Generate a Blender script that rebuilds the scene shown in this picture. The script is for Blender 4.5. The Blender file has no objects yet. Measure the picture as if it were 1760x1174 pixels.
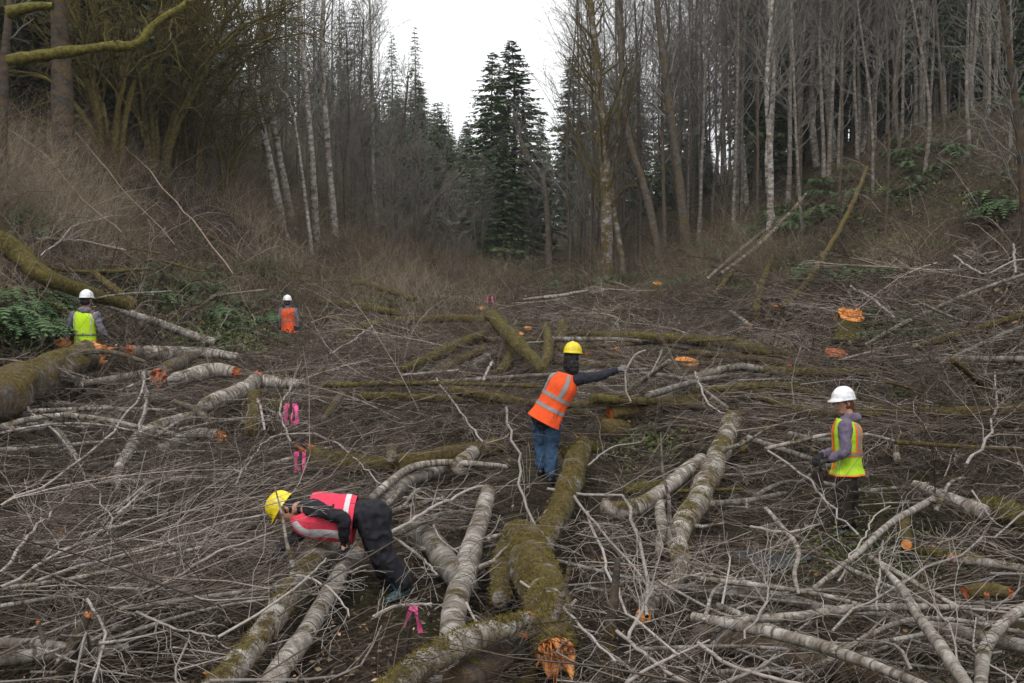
import bpy, math, random
import numpy as np
from mathutils import Vector, Matrix
R = math.radians
sc = bpy.context.scene
random.seed(7)
rng = np.random.default_rng(11)

# ------------------------------------------------------------------ camera
CAM = np.array([0.0, 0.0, 2.5]); PITCH = R(1.6); FPX = 1711.0
cd = bpy.data.cameras.new('camera'); cam = bpy.data.objects.new('camera', cd)
sc.collection.objects.link(cam); sc.camera = cam
cd.sensor_width = 36.0; cd.lens = FPX / 1760 * 36; cd.clip_start = 0.1; cd.clip_end = 3000
cam.location = CAM; cam.rotation_euler = (R(90) - PITCH, 0, 0)

# ------------------------------------------------------------------ sky, sun, exposure
w = bpy.data.worlds.new('World'); sc.world = w; w.use_nodes = True
nt = w.node_tree; nt.nodes.clear()
SUN_EL, SUN_ROT = R(52), R(200)
sky = nt.nodes.new('ShaderNodeTexSky'); sky.sky_type = 'NISHITA'; sky.sun_disc = False
sky.sun_elevation = SUN_EL; sky.sun_rotation = SUN_ROT; sky.dust_density = 6; sky.air_density = 1.0
hs = nt.nodes.new('ShaderNodeHueSaturation'); hs.inputs['Saturation'].default_value = 0.12
mxs = nt.nodes.new('ShaderNodeMix'); mxs.data_type = 'RGBA'; mxs.inputs[0].default_value = 0.8
mxs.inputs[7].default_value = (10.8, 10.9, 11.1, 1)          # even overcast cloud deck
bg = nt.nodes.new('ShaderNodeBackground'); bg.inputs[1].default_value = 0.132
wo = nt.nodes.new('ShaderNodeOutputWorld')
nt.links.new(sky.outputs[0], hs.inputs['Color']); nt.links.new(hs.outputs[0], mxs.inputs[6])
nt.links.new(mxs.outputs[2], bg.inputs[0]); nt.links.new(bg.outputs[0], wo.inputs[0])
sl = bpy.data.lights.new('sun', 'SUN'); sl.energy = 1.3; sl.angle = R(14); sl.color = (1, .97, .93)
so = bpy.data.objects.new('sun', sl); sc.collection.objects.link(so)
so.rotation_euler = (R(90) - SUN_EL, 0, math.pi - SUN_ROT)
vs = sc.view_settings; vs.view_transform = 'Standard'; vs.look = 'None'; vs.exposure = 0.12; vs.gamma = 1
cy = sc.cycles
cy.max_bounces = 4; cy.diffuse_bounces = 2; cy.glossy_bounces = 2; cy.transmission_bounces = 2; cy.volume_bounces = 0
cy.use_denoising = True; cy.caustics_reflective = False; cy.caustics_refractive = False
cy.use_adaptive_sampling = True; cy.adaptive_threshold = 0.02

# ------------------------------------------------------------------ noise
def _h(i, j, k, s=0):
    n = (i * 374761393 + j * 668265263 + k * 2147483647 + s * 974634777) & 0xffffffff
    n = ((n ^ (n >> 13)) * 1274126177) & 0xffffffff
    return ((n ^ (n >> 16)) & 0xffff) / 65535.0
def vn(p, s=0):
    """value noise, p (...,3) -> 0..1"""
    p = np.asarray(p, float); f = np.floor(p); i = f.astype(np.int64); t = p - f; t = t * t * (3 - 2 * t)
    r = 0
    for a in (0, 1):
        for b in (0, 1):
            for c in (0, 1):
                wt = (t[..., 0] if a else 1 - t[..., 0]) * (t[..., 1] if b else 1 - t[..., 1]) * (t[..., 2] if c else 1 - t[..., 2])
                r = r + wt * _h(i[..., 0] + a, i[..., 1] + b, i[..., 2] + c, s)
    return r
def fbm(p, o=3, s=0):
    p = np.asarray(p, float); a = 1; t = 0; r = 0
    for k in range(o):
        r = r + a * vn(p * 2 ** k, s + k); t += a; a *= .5
    return r / t

# ------------------------------------------------------------------ terrain
FY = [-40, 0, 8, 11, 17, 22, 30, 43, 60, 90, 150, 260, 700]
FZ = [-.4, -.1, 0, .05, .95, 1.5, 2.25, 3.45, 4.7, 6.4, 9, 13, 24]
XR = ([-40, 11, 20, 40, 60, 90, 700], [5.4, 5.8, 6.0, 5.2, 2.8, 1.2, 1.2])
XL = ([-40, 0, 18, 26, 38, 60, 90, 700], [-6.5, -6.5, -6.8, -6.3, -4.4, -1.8, -1.2, -6])
def sp(d, k=.8): return np.where(d > 12, d, np.log1p(np.exp(np.clip(d / k, -30, 30))) * k)
def cap(r, c, k): return c - sp(c - r, k)
def H(x, y):
    x = np.asarray(x, float); y = np.asarray(y, float)
    z = np.interp(y, FY, FZ)
    rr = cap(.54 * sp(x - np.interp(y, *XR)), 8.6, 1.2)
    rr = rr - .10 * np.maximum(0, x - np.interp(y, *XR) - 19)
    rl = cap(.62 * sp(np.interp(y, *XL) - x), 27, 3)
    z = z + rr + rl
    q = np.stack([x, y, 0 * x], -1)
    z = z + (fbm(q * .55, 3, 5) - .5) * np.clip(x - np.interp(y, *XR), 0, 3) * .42
    z = z + (fbm(q * .35, 2, 3) - .5) * .45 + (vn(q * 1.3, 9) - .5) * .16
    return z + (vn(q * .03, 21) - .5) * np.clip((y - 60) / 60, 0, 1) * 9
_gx = np.arange(-60, 60.01, .2); _gy = np.arange(-2, 130.01, .2)
_HG = H(*np.meshgrid(_gx, _gy))
def HF(x, y):
    """terrain height from a 20 cm grid (quick)"""
    x = np.asarray(x, float); y = np.asarray(y, float)
    u = np.clip((x + 60) / .2, 0, len(_gx) - 1.001); v = np.clip((y + 2) / .2, 0, len(_gy) - 1.001); i = u.astype(int); j = v.astype(int); u = u - i; v = v - j
    return (_HG[j, i] * (1 - u) + _HG[j, i + 1] * u) * (1 - v) + (_HG[j + 1, i] * (1 - u) + _HG[j + 1, i + 1] * u) * v
cp, sp_ = math.cos(PITCH), math.sin(PITCH)
def ray(px, py):
    u = (px - 880) / FPX; v = (587 - py) / FPX
    return np.array([u, cp + v * sp_, -sp_ + v * cp])
_T = np.concatenate([np.arange(3, 40, .08), np.arange(40, 130, .5)])
def GV(px, py, h=0.0):
    """where sight lines through photograph pixels meet the terrain raised by h (arrays)"""
    px = np.atleast_1d(np.asarray(px, float)); py = np.atleast_1d(np.asarray(py, float)); out = []
    for s in range(0, len(px), 2000):
        d = ray(px[s:s + 2000], py[s:s + 2000] * np.ones(len(px[s:s + 2000]))); d = np.stack([d[0], d[1] * 1., d[2] * 1.], -1)
        P = CAM + _T[None, :, None] * d[:, None]; g = P[..., 2] - (HF(P[..., 0], P[..., 1]) + h); hit = g < 0; k = np.argmax(hit, 1); k = np.where(hit.any(1), k, len(_T) - 1); k = np.maximum(k, 1)
        r = np.arange(len(k)); g0 = g[r, k - 1]; g1 = g[r, k]; f = np.clip(g0 / np.maximum(g0 - g1, 1e-9), 0, 1); f = np.where(g1 < 0, f, 1.)
        out.append(CAM + (_T[k - 1] + (_T[k] - _T[k - 1]) * f)[:, None] * d)
    return np.concatenate(out)
def G(px, py, h=0.0): return GV(px, py, h)[0]
def D(px, py, Y):
    d = ray(px, py); return CAM + d * (Y / d[1])

# ------------------------------------------------------------------ mesh helpers
class Geo:
    def __init__(s): s.v = []; s.q = []; s.t = []; s.n = 0; s.tone = []; s.lc = []; s.qm = []; s.tm = []
    def add(s, v, q=None, t=None, tone=None, lc=None, m=0):
        v = np.asarray(v, np.float32).reshape(-1, 3); s.v.append(v)
        if q is not None and len(q): s.q.append(np.asarray(q) + s.n); s.qm.append(np.full(len(q), m, np.int32))
        if t is not None and len(t): s.t.append(np.asarray(t) + s.n); s.tm.append(np.full(len(t), m, np.int32))
        s.tone.append(np.broadcast_to(np.asarray(.5 if tone is None else tone, np.float32), (len(v),)))
        s.lc.append(v if lc is None else np.asarray(lc, np.float32).reshape(-1, 3)); s.n += len(v)
    def mesh(s, name, mats, smooth=False, off=None):
        V = np.concatenate(s.v); V = V if off is None else V - np.asarray(off, np.float32)
        Q = np.concatenate(s.q) if s.q else np.zeros((0, 4), int)
        T = np.concatenate(s.t) if s.t else np.zeros((0, 3), int)
        me = bpy.data.meshes.new(name); me.vertices.add(len(V)); me.vertices.foreach_set('co', V.astype(np.float32).ravel())
        nl = Q.size + T.size; me.loops.add(nl)
        me.loops.foreach_set('vertex_index', np.concatenate([Q.ravel(), T.ravel()]).astype(np.int32))
        me.polygons.add(len(Q) + len(T))
        me.polygons.foreach_set('loop_start', np.concatenate([np.arange(len(Q)) * 4, Q.size + np.arange(len(T)) * 3]).astype(np.int32))
        if len(mats) > 1:
            mi = np.concatenate((s.qm or [np.zeros(0, np.int32)]) + (s.tm or [np.zeros(0, np.int32)]))
            me.polygons.foreach_set('material_index', mi.astype(np.int32))
        if smooth: me.polygons.foreach_set('use_smooth', np.ones(len(Q) + len(T), bool))
        a = me.attributes.new('tone', 'FLOAT', 'POINT'); a.data.foreach_set('value', np.concatenate(s.tone).astype(np.float32))
        a = me.attributes.new('lc', 'FLOAT_VECTOR', 'POINT'); a.data.foreach_set('vector', np.concatenate(s.lc).astype(np.float32).ravel())
        for m in mats: me.materials.append(m)
        me.update(calc_edges=True)
        return me
def tubes(P, Rr, k=3, tone=None, cap=False):
    """P (B,n,3) polylines, Rr (B,n) radii -> verts, quads, tone, lc"""
    P = np.asarray(P, float); B, n, _ = P.shape; Rr = np.broadcast_to(Rr, (B, n))
    T = np.gradient(P, axis=1); T /= np.linalg.norm(T, axis=2, keepdims=True) + 1e-9
    m = T.mean(1); ref = np.where(np.abs(m[:, 2:3]) > .8 * np.linalg.norm(m, axis=1, keepdims=True), np.array([[1., 0, 0]]), np.array([[0, 0, 1.]]))[:, None, :]
    U = np.cross(T, np.broadcast_to(ref, T.shape)); U /= np.linalg.norm(U, axis=2, keepdims=True) + 1e-9
    W = np.cross(T, U)
    a = np.arange(k) / k * 2 * math.pi
    c, s_ = np.cos(a), np.sin(a)
    V = P[:, :, None, :] + Rr[:, :, None, None] * (U[:, :, None, :] * c[:, None] + W[:, :, None, :] * s_[:, None])
    L = np.concatenate([np.zeros((B, 1)), np.cumsum(np.linalg.norm(np.diff(P, axis=1), axis=2), 1)], 1)
    off = rng.random((B, 1)) * 50
    lc = np.stack([Rr[..., None] * c + 0 * off[..., None], Rr[..., None] * s_, np.broadcast_to((L + off)[..., None], (B, n, k))], -1)
    b = (np.arange(B) * n * k)[:, None, None]; i = (np.arange(n - 1) * k)[None, :, None]; j = np.arange(k)[None, None, :]; j2 = (j + 1) % k
    Q = np.stack([b + i + j, b + i + j2, b + i + k + j2, b + i + k + j], -1).reshape(-1, 4)
    tn = None
    if tone is not None: tn = np.broadcast_to(np.asarray(tone)[:, None, None], (B, n, k)).ravel()
    return V.reshape(-1, 3), Q, tn, lc.reshape(-1, 3)
def add_tubes(g, P, Rr, k=3, tone=None, m=0):
    v, q, tn, lc = tubes(P, Rr, k, tone); g.add(v, q, None, tn, lc, m)
def link(o): sc.collection.objects.link(o); return o
def tag(o, label=None, cat=None, group=None, kind=None):
    if label: o['label'] = label
    if cat: o['category'] = cat
    if group: o['group'] = group
    if kind: o['kind'] = kind
    return o
def obj(name, me, parent=None):
    o = bpy.data.objects.new(name, me); link(o)
    if parent is not None: o.parent = parent
    return o
def empty(name, loc, label, cat, group=None):
    o = bpy.data.objects.new(name, None); link(o); o.location = loc; o.empty_display_size = .2
    return tag(o, label, cat, group)
def copy_tree(o, parent=None):
    c = o.copy(); sc.collection.objects.link(c)
    if parent is not None: c.parent = parent
    for ch in list(o.children): copy_tree(ch, c)
    return c
def spline(P, n):
    """Catmull-Rom through P (m,d) -> n samples"""
    P = np.asarray(P, float)
    if len(P) == 2: return P[0] + (P[1] - P[0]) * np.linspace(0, 1, n)[:, None]
    d = np.concatenate([[0], np.cumsum(np.linalg.norm(np.diff(P[:, :3], axis=0), axis=1))]); d /= d[-1]
    Q = np.vstack([2 * P[0] - P[1], P, 2 * P[-1] - P[-2]])
    out = []
    for u in np.linspace(0, 1, n):
        i = min(np.searchsorted(d, u, 'right') - 1, len(P) - 2); i = max(i, 0); t = (u - d[i]) / (d[i + 1] - d[i] + 1e-9)
        a, b, c, e = Q[i], Q[i + 1], Q[i + 2], Q[i + 3]
        out.append(.5 * (2 * b + (c - a) * t + (2 * a - 5 * b + 4 * c - e) * t * t + (3 * b - a - 3 * c + e) * t ** 3))
    return np.array(out)

# ------------------------------------------------------------------ materials
def new_mat(name, rough=.85, spec=.25):
    m = bpy.data.materials.new(name); m.use_nodes = True; n = m.node_tree; b = n.nodes['Principled BSDF']
    b.inputs['Roughness'].default_value = rough; b.inputs['Specular IOR Level'].default_value = spec
    return m, n, b
def nd(n, typ, ins={}, **kw):
    x = n.nodes.new(typ)
    for k, v in kw.items(): setattr(x, k, v)
    for k, v in ins.items():
        if isinstance(v, bpy.types.NodeSocket): n.links.new(v, x.inputs[k])
        else: x.inputs[k].default_value = v
    return x
def attr(n, name, out='Vector'): return nd(n, 'ShaderNodeAttribute', attribute_name=name).outputs[out]
def scl(n, vec, s): return nd(n, 'ShaderNodeVectorMath', {0: vec, 1: s}, operation='MULTIPLY').outputs[0]
def vadd(n, a, b): return nd(n, 'ShaderNodeVectorMath', {0: a, 1: b}, operation='ADD').outputs[0]
def noise(n, vec, s=1., det=4., ro=.6, dist=0.):
    return nd(n, 'ShaderNodeTexNoise', {'Vector': vec, 'Scale': s, 'Detail': det, 'Roughness': ro, 'Distortion': dist}).outputs['Fac']
def ramp(n, fac, stops):
    r = nd(n, 'ShaderNodeValToRGB', {0: fac}); e = r.color_ramp.elements
    while len(e) < len(stops): e.new(.5)
    for x, (p, c) in zip(e, stops):
        x.position = p; x.color = (c, c, c, 1) if isinstance(c, (int, float)) else tuple(c) + (1,)
    return r.outputs[0]
def mix(n, f, a, b, bt='MIX'):
    x = n.nodes.new('ShaderNodeMix'); x.data_type = 'RGBA'; x.blend_type = bt
    for k, v in ((0, f), (6, a), (7, b)):
        if isinstance(v, bpy.types.NodeSocket): n.links.new(v, x.inputs[k])
        else: x.inputs[k].default_value = v if k == 0 else tuple(v) + (1,)
    return x.outputs[2]
def math_(n, op, a, b=0., clamp=False): return nd(n, 'ShaderNodeMath', {0: a, 1: b}, operation=op, use_clamp=clamp).outputs[0]
def bump(n, b, h, st=.5, dist=.02):
    x = nd(n, 'ShaderNodeBump', {'Height': h, 'Strength': st, 'Distance': dist}); n.links.new(x.outputs[0], b.inputs['Normal'])
def orand(n): return nd(n, 'ShaderNodeObjectInfo').outputs['Random']
def nz(n): return nd(n, 'ShaderNodeSeparateXYZ', {0: nd(n, 'ShaderNodeNewGeometry').outputs['Normal']}).outputs[2]
MOSS = [(.0, (.026, .017, .009)), (.35, (.062, .042, .016)), (.6, (.115, .086, .022)), (1., (.18, .155, .035))]
MOSSG = [(.0, (.026, .019, .009)), (.35, (.055, .039, .013)), (.6, (.110, .088, .019)), (1., (.19, .165, .032))]
def bark_mat(name, moss, pale=1.0, brown=.3, mossc=MOSS, stretch=1.0):
    m, n, b = new_mat(name)
    lc = attr(n, 'lc'); o = nd(n, 'ShaderNodeCombineXYZ', {2: math_(n, 'MULTIPLY', orand(n), 37.)}).outputs[0]; lc = vadd(n, lc, o)
    a = noise(n, scl(n, lc, (5, 5, 7)), 1, 5, .65, .4)
    patch = ramp(n, a, [(.30, (.10, .085, .07)), (.45, (.25, .225, .195)), (.56, (.40, .375, .335)), (.72, (.58, .56, .52))])
    col = mix(n, 1., patch, (pale, pale, pale), 'MULTIPLY')
    bands = ramp(n, noise(n, scl(n, lc, (4, 4, 26 * stretch)), 1, 3, .6), [(.38, 1.), (.47, 0.)])
    col = mix(n, math_(n, 'MULTIPLY', bands, .8), col, (.05, .036, .026))
    wide = ramp(n, noise(n, scl(n, lc, (2.2, 2.2, 6)), 1, 4, .65), [(.42, 0.), (.62, 1.)])
    col = mix(n, math_(n, 'MULTIPLY', wide, brown), col, (.12, .075, .04))
    fine = noise(n, lc, 60, 3, .6)
    col = mix(n, .45, col, ramp(n, fine, [(.3, .25), (.7, .95)]), 'MULTIPLY')
    mm = math_(n, 'ADD', noise(n, lc, 3.1, 5, .7), math_(n, 'MULTIPLY', nz(n), .10))
    mk = ramp(n, mm, [(max(.02, .76 - .42 * moss), 0.), (max(.08, .83 - .42 * moss), 1.)])
    mc = ramp(n, noise(n, lc, 16, 5, .75), [(.25 + .5 * p, c) for p, c in mossc])
    col = mix(n, mk, col, mc)
    n.links.new(col, b.inputs['Base Color'])
    hh = math_(n, 'ADD', math_(n, 'MULTIPLY', noise(n, scl(n, lc, (14, 14, 40)), 1, 5, .7), .8), math_(n, 'MULTIPLY', math_(n, 'MULTIPLY', noise(n, lc, 45, 4, .7), mk), 1.6))
    bump(n, b, hh, .8, .025)
    return m
M = {}
M['birch'] = bark_mat('alder_bark_pale', .28, 1.15, .5)
M['birchm'] = bark_mat('alder_bark_mossy', .46, 1.15, .6)
M['mossyE'] = bark_mat('patchy_moss_bark', .66, .8, .8)
M['worn'] = bark_mat('worn_mossy_bark', .62, .55, .9)
M['greyb'] = bark_mat('alder_bark_grey', .26, .72, .4)
M['mossy'] = bark_mat('moss_covered_bark', 1.15, .5, .6)
M['mossyg'] = bark_mat('green_moss_bark', 1.2, .5, .5, MOSSG)
M['rough'] = bark_mat('rough_brown_bark', .42, .42, .9)
M['limb'] = bark_mat('bright_moss_limb', 1.2, .5, .5, [(.0, (.030, .022, .009)), (.35, (.075, .060, .015)), (.6, (.145, .128, .024)), (1., (.23, .225, .04))])
M['trunk'] = bark_mat('standing_alder_bark', .34, .60, .5, stretch=.35)
M['darkbark'] = bark_mat('dark_conifer_bark', .40, .14, .9, stretch=.4)
M['trunkw'] = bark_mat('white_alder_bark', .26, 1.1, .35, stretch=.35)
M['trunkd'] = bark_mat('dark_alder_bark', .50, .26, .7, stretch=.5)
def wood_mat(name, stops, sc_=(30, 30, 4)):
    m, n, b = new_mat(name, .7, .3); lc = attr(n, 'lc')
    f = noise(n, scl(n, lc, sc_), 1, 5, .7)
    n.links.new(ramp(n, f, stops), b.inputs['Base Color']); bump(n, b, f, .7, .02); return m
M['wood'] = wood_mat('fresh_alder_wood', [(.25, (.16, .04, .012)), (.42, (.42, .13, .03)), (.55, (.60, .25, .075)), (.75, (.74, .45, .20))])
M['woodo'] = wood_mat('orange_sawn_wood', [(.25, (.26, .08, .02)), (.42, (.56, .19, .04)), (.60, (.68, .27, .06)), (.82, (.76, .46, .20))], (9, 9, 9))
M['woodr'] = wood_mat('red_splintered_wood', [(.25, (.10, .02, .008)), (.45, (.30, .07, .018)), (.6, (.48, .14, .04)), (.8, (.66, .30, .11))])
def twig_mat(name, lo, hi, ns=9., mid=None):
    m, n, b = new_mat(name, .8, .3)
    t = attr(n, 'tone', 'Fac'); lc = attr(n, 'lc')
    c = ramp(n, t, [(0, lo), (.62, mid), (1, hi)] if mid else [(0, lo), (1, hi)]); c = mix(n, .6, c, ramp(n, noise(n, lc, ns, 3, .7), [(.35, .35), (.65, 1.)]), 'MULTIPLY')
    n.links.new(c, b.inputs['Base Color']); return m
M['twig'] = twig_mat('slash_twigs', (.024, .014, .009), (.50, .43, .37), mid=(.165, .128, .100))
M['twigw'] = twig_mat('warm_twigs', (.09, .055, .035), (.36, .27, .20))
M['brush'] = twig_mat('brown_brush', (.050, .037, .024), (.50, .40, .28), mid=(.215, .165, .110))
M['fine'] = twig_mat('crown_twigs', (.095, .086, .074), (.30, .275, .24), 3.)
def leaf_mat(name, lo, hi):
    m, n, b = new_mat(name, .6, .3)
    c = ramp(n, attr(n, 'tone', 'Fac'), [(0, lo), (1, hi)])
    c = mix(n, .5, c, ramp(n, orand(n), [(0, .55), (1, 1.)]), 'MULTIPLY'); n.links.new(c, b.inputs['Base Color'])
    b.inputs['Transmission Weight'].default_value = 0; return m
M['needle'] = leaf_mat('conifer_needles', (.042, .078, .032), (.13, .20, .082))
M['needled'] = leaf_mat('dark_conifer_needles', (.020, .030, .016), (.060, .072, .032))
M['fern'] = leaf_mat('sword_fern', (.024, .056, .020), (.095, .165, .060))
M['leaf'] = leaf_mat('ground_leaves', (.04, .055, .012), (.11, .15, .03))
def ground_mat():
    m, n, b = new_mat('forest_soil', .95, .1)
    p = nd(n, 'ShaderNodeNewGeometry').outputs['Position']
    f = noise(n, p, 9, 8, .75); g = noise(n, p, .45, 4, .6)
    a = ramp(n, f, [(.3, (.010, .007, .005)), (.5, (.038, .028, .019)), (.62, (.090, .068, .046)), (.75, (.20, .158, .112))])
    c = ramp(n, f, [(.3, (.016, .014, .007)), (.5, (.045, .044, .018)), (.7, (.085, .085, .03))])
    n.links.new(mix(n, ramp(n, g, [(.48, 0.), (.62, .8)]), a, c), b.inputs['Base Color'])
    bump(n, b, f, 1., .12); return m
M['ground'] = ground_mat()
def plain(name, col, rough=.7, var=.25, s=25, spec=.3):
    m, n, b = new_mat(name, rough, spec); tc = nd(n, 'ShaderNodeTexCoord').outputs['Object']
    f = noise(n, tc, s, 4, .6); c = mix(n, var, col, ramp(n, f, [(.3, .35), (.7, 1.)]), 'MULTIPLY')
    n.links.new(c, b.inputs['Base Color']); bump(n, b, f, .25, .01); return m

# ------------------------------------------------------------------ ground
gx = np.concatenate([-np.geomspace(320, 30, 40), np.arange(-29, 29.01, .3), np.geomspace(30, 320, 40)])
gy = np.concatenate([np.arange(-30, 0, 2.), np.arange(0, 26, .2), np.arange(26, 80, .6), np.geomspace(80, 700, 70)])
X, Y = np.meshgrid(gx, gy); Z = H(X, Y)
g = Geo(); nx, ny = len(gx), len(gy)
i = np.arange(ny - 1)[:, None] * nx + np.arange(nx - 1)[None]
g.add(np.stack([X, Y, Z], -1).reshape(-1, 3), np.stack([i, i + 1, i + nx + 1, i + nx], -1).reshape(-1, 4))
tag(obj('ground', g.mesh('ground', [M['ground']], True)), kind='structure')

# ------------------------------------------------------------------ tree templates
def unit(v): return v / (np.linalg.norm(v, axis=-1, keepdims=True) + 1e-9)
def kids(P, Rr, count, t0, t1, ang, Lf, Rf, n=4, up=.0, wob=.12, phi=None):
    """side shoots along polylines: P (B,n,3) -> (B*count, n, 3)"""
    B, m, _ = P.shape
    t = t0 + (t1 - t0) * (np.arange(count)[None] + rng.random((B, count))) / count
    x = t * (m - 1); k = np.minimum(x.astype(int), m - 2); f = (x - k)[..., None]
    bi = np.arange(B)[:, None]
    p0 = P[bi, k] * (1 - f) + P[bi, k + 1] * f
    tg = unit(P[bi, k + 1] - P[bi, k])
    ln = np.linalg.norm(P[:, -1] - P[:, 0], axis=1)[:, None]
    r = unit(np.cross(tg, rng.normal(size=tg.shape)))
    a = ang + rng.normal(0, .18, t.shape)
    d = tg * np.cos(a)[..., None] + r * np.sin(a)[..., None]; d[..., 2] += up; d = unit(d)
    L = Lf(t) * ln * rng.uniform(.6, 1.25, t.shape)
    s = np.linspace(0, 1, n)
    w1 = rng.normal(0, wob, t.shape + (3,)); w1[..., 2] += up * .4
    Q = p0[..., None, :] + (L[..., None] * s)[..., None] * d[..., None, :] + (L[..., None] * s ** 2)[..., None] * w1[..., None, :]
    if n > 3: Q[..., 1:, :] += rng.normal(0, .03, Q[..., 1:, :].shape) * L[..., None, None]
    rr = (Rr[bi, k] * (1 - f[..., 0]) + Rr[bi, k + 1] * f[..., 0]) * Rf
    RR = rr[..., None] * (1 - .75 * s)
    return Q.reshape(-1, n, 3), RR.reshape(-1, n)
def trunk_line(h, lean, n=14, wob=.25):
    s = np.linspace(0, 1, n); P = np.zeros((n, 3)); P[:, 2] = h * s
    P[:, 0] = lean * s * h + wob * np.sin(s * 5 + rng.random() * 6) * s + np.cumsum(rng.normal(0, .05, n))
    P[:, 1] = wob * np.sin(s * 4 + rng.random() * 6) * s; P[0, :2] = 0; P[0, 2] = -.8
    return P
def alder(h, r, lean=0., nb=30, t0=.32, dens=6, sub=4, barkm='trunk', label='', fr=.009):
    P = trunk_line(h, lean)[None]; n = P.shape[1]
    Rr = (r * (1 - .8 * np.linspace(0, 1, n) ** 1.1))[None]; Rr[0, 0] *= 1.5
    g = Geo(); add_tubes(g, P, Rr, 9, [.5])
    t = g.mesh('trunk', [M[barkm]], True)
    A, RA = kids(P, Rr, nb, t0, .99, .85, lambda t: .26 * (1.15 - t) + .03, .35, 5, .28)
    RA = np.clip(RA, .010, .06)
    B_, RB = kids(A, RA, dens, .2, 1., .7, lambda t: .42 * (1.2 - t * .6), .5, 4, .15); RB = np.maximum(RB, .006)
    C_, RC = kids(B_, RB, sub, .2, 1., .65, lambda t: .5 + 0 * t, .6, 3, .1); RC = np.maximum(RC, .005)
    g = Geo(); add_tubes(g, A, RA, 4, np.full(len(A), .35)); add_tubes(g, B_, RB, 3, np.full(len(B_), .5)); add_tubes(g, C_, RC, 3, rng.random(len(C_)))
    return t, g.mesh('crown', [M['fine']])
def conifer(h, r, wid=.2, levels=46, per=6, spr=13, t0=.12, mat='needle', droop=.25, dead=True, wbl=.0075):
    P = trunk_line(h, 0, 8, .1)[None]; n = 8
    Rr = (r * (1 - .92 * np.linspace(0, 1, n)))[None]; g = Geo(); add_tubes(g, P, Rr, 8, [.5]); t = g.mesh('trunk', [M['trunkd']], True)
    g = Geo(); bl = []
    hh = t0 + (1 - t0) * np.linspace(0, 1, levels) ** .92
    bp = []; br = []
    for z in hh:
        k = per + rng.integers(-1, 2)
        a0 = rng.random() * 6.3
        for j in range(k):
            a = a0 + j / k * 6.283 + rng.normal(0, .2); z1 = z + rng.normal(0, .006)
            L = wid * h * (1.02 - z1) ** .8 * rng.uniform(.65, 1.15) * min(1, .55 + (z1 - t0) * 4) + .12
            s = np.linspace(0, 1, 5)
            d = np.array([math.cos(a), math.sin(a), 0])
            Q = np.array([0, 0, z1 * h]) + (L * s)[:, None] * d; Q[:, 2] += L * (.30 * (z1 - .4) * s - droop * s ** 1.6 + .28 * droop * s ** 4)
            Q[:, :2] += np.interp(z1 * h, P[0, :, 2], P[0, :, 0]) * np.array([1, 0])
            bp.append(Q); br.append(np.maximum(.004 * L * (1 - .8 * s) + .004, .004) * 1.6)
    bp = np.array(bp); br = np.array(br); add_tubes(g, bp, br, 3, np.full(len(bp), .2))
    # needle sprays
    B = len(bp); tt = (np.arange(spr)[None] + rng.random((B, spr))) / spr * .88 + .12
    x = tt * 4; k = np.minimum(x.astype(int), 3); f = (x - k)[..., None]; bi = np.arange(B)[:, None]
    p0 = bp[bi, k] * (1 - f) + bp[bi, k + 1] * f; tg = unit(bp[bi, k + 1] - bp[bi, k])
    side = np.cross(tg, np.array([0, 0, 1.])); side = unit(side) * np.where(np.arange(spr) % 2, 1, -1)[None, :, None]
    Lb = np.linalg.norm(bp[:, -1] - bp[:, 0], axis=1)[:, None]
    L = (Lb * (.34 * (1.15 - tt)) + .10)[..., None] * rng.uniform(.7, 1.3, tt.shape + (1,))
    d = unit(tg * .75 + side * .9 + rng.normal(0, .22, tg.shape) + np.array([0, 0, -.28]))
    wv = unit(np.cross(d, rng.normal(0, .45, d.shape) + np.array([0, 0, 1.]))) * (L * .17 + .03)
    q = np.stack([p0, p0 + d * L * .45 + wv, p0 + d * L, p0 + d * L * .45 - wv], 2).reshape(-1, 3)
    nq = B * spr; tn = np.repeat(rng.random(nq) * .7 + .3 * np.repeat(rng.random(B), spr), 4)
    g.add(q, np.arange(nq * 4).reshape(-1, 4), None, tn)
    c = Geo(); 
    return t, g.mesh('crown', [M['fine'], M[mat]] if False else [M[mat]])
def mossy_maple(h, stems, spread, lean=(0, 0)):
    g = Geo(); A = []
    for k in range(stems):
        a = rng.random() * 6.28; s = np.linspace(0, 1, 10)
        hh = h * rng.uniform(.6, 1.1); o = spread * rng.uniform(.3, 1.1)
        P = np.stack([math.cos(a) * o * s ** 1.5 + lean[0] * s * h, math.sin(a) * o * s ** 1.5 + lean[1] * s * h, hh * (s ** .8) - .25 * hh * s ** 3], -1)
        P[:, :2] += np.array([math.cos(a), math.sin(a)]) * .12; P[1:] += np.cumsum(rng.normal(0, .05, (9, 3)), 0); P[0, 2] = -.4; A.append(P)
    A = np.array(A); RA = np.linspace(.075, .02, 10)[None] * rng.uniform(.6, 1.1, (stems, 1))
    add_tubes(g, A, RA, 7, rng.random(stems)); tr = g.mesh('trunk', [M['mossyg']], True)
    B_, RB = kids(A, RA, 9, .2, 1., 1.0, lambda t: .36 * (1.2 - .5 * t), .6, 6, .22, .2); RB = np.maximum(RB, .014)
    C_, RC = kids(B_, RB, 6, .15, 1., .85, lambda t: .42 + 0 * t, .6, 5, .1, .2); RC = np.maximum(RC, .008)
    E_, RE = kids(C_, RC, 4, .2, 1., .8, lambda t: .5 + 0 * t, .6, 3, .1, .2); RE = np.maximum(RE, .005)
    g = Geo(); add_tubes(g, B_, RB, 5, rng.random(len(B_))); add_tubes(g, C_, RC, 4, rng.random(len(C_))); add_tubes(g, E_, RE, 3, rng.random(len(E_)))
    return tr, g.mesh('crown', [M['mossyg']])
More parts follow.
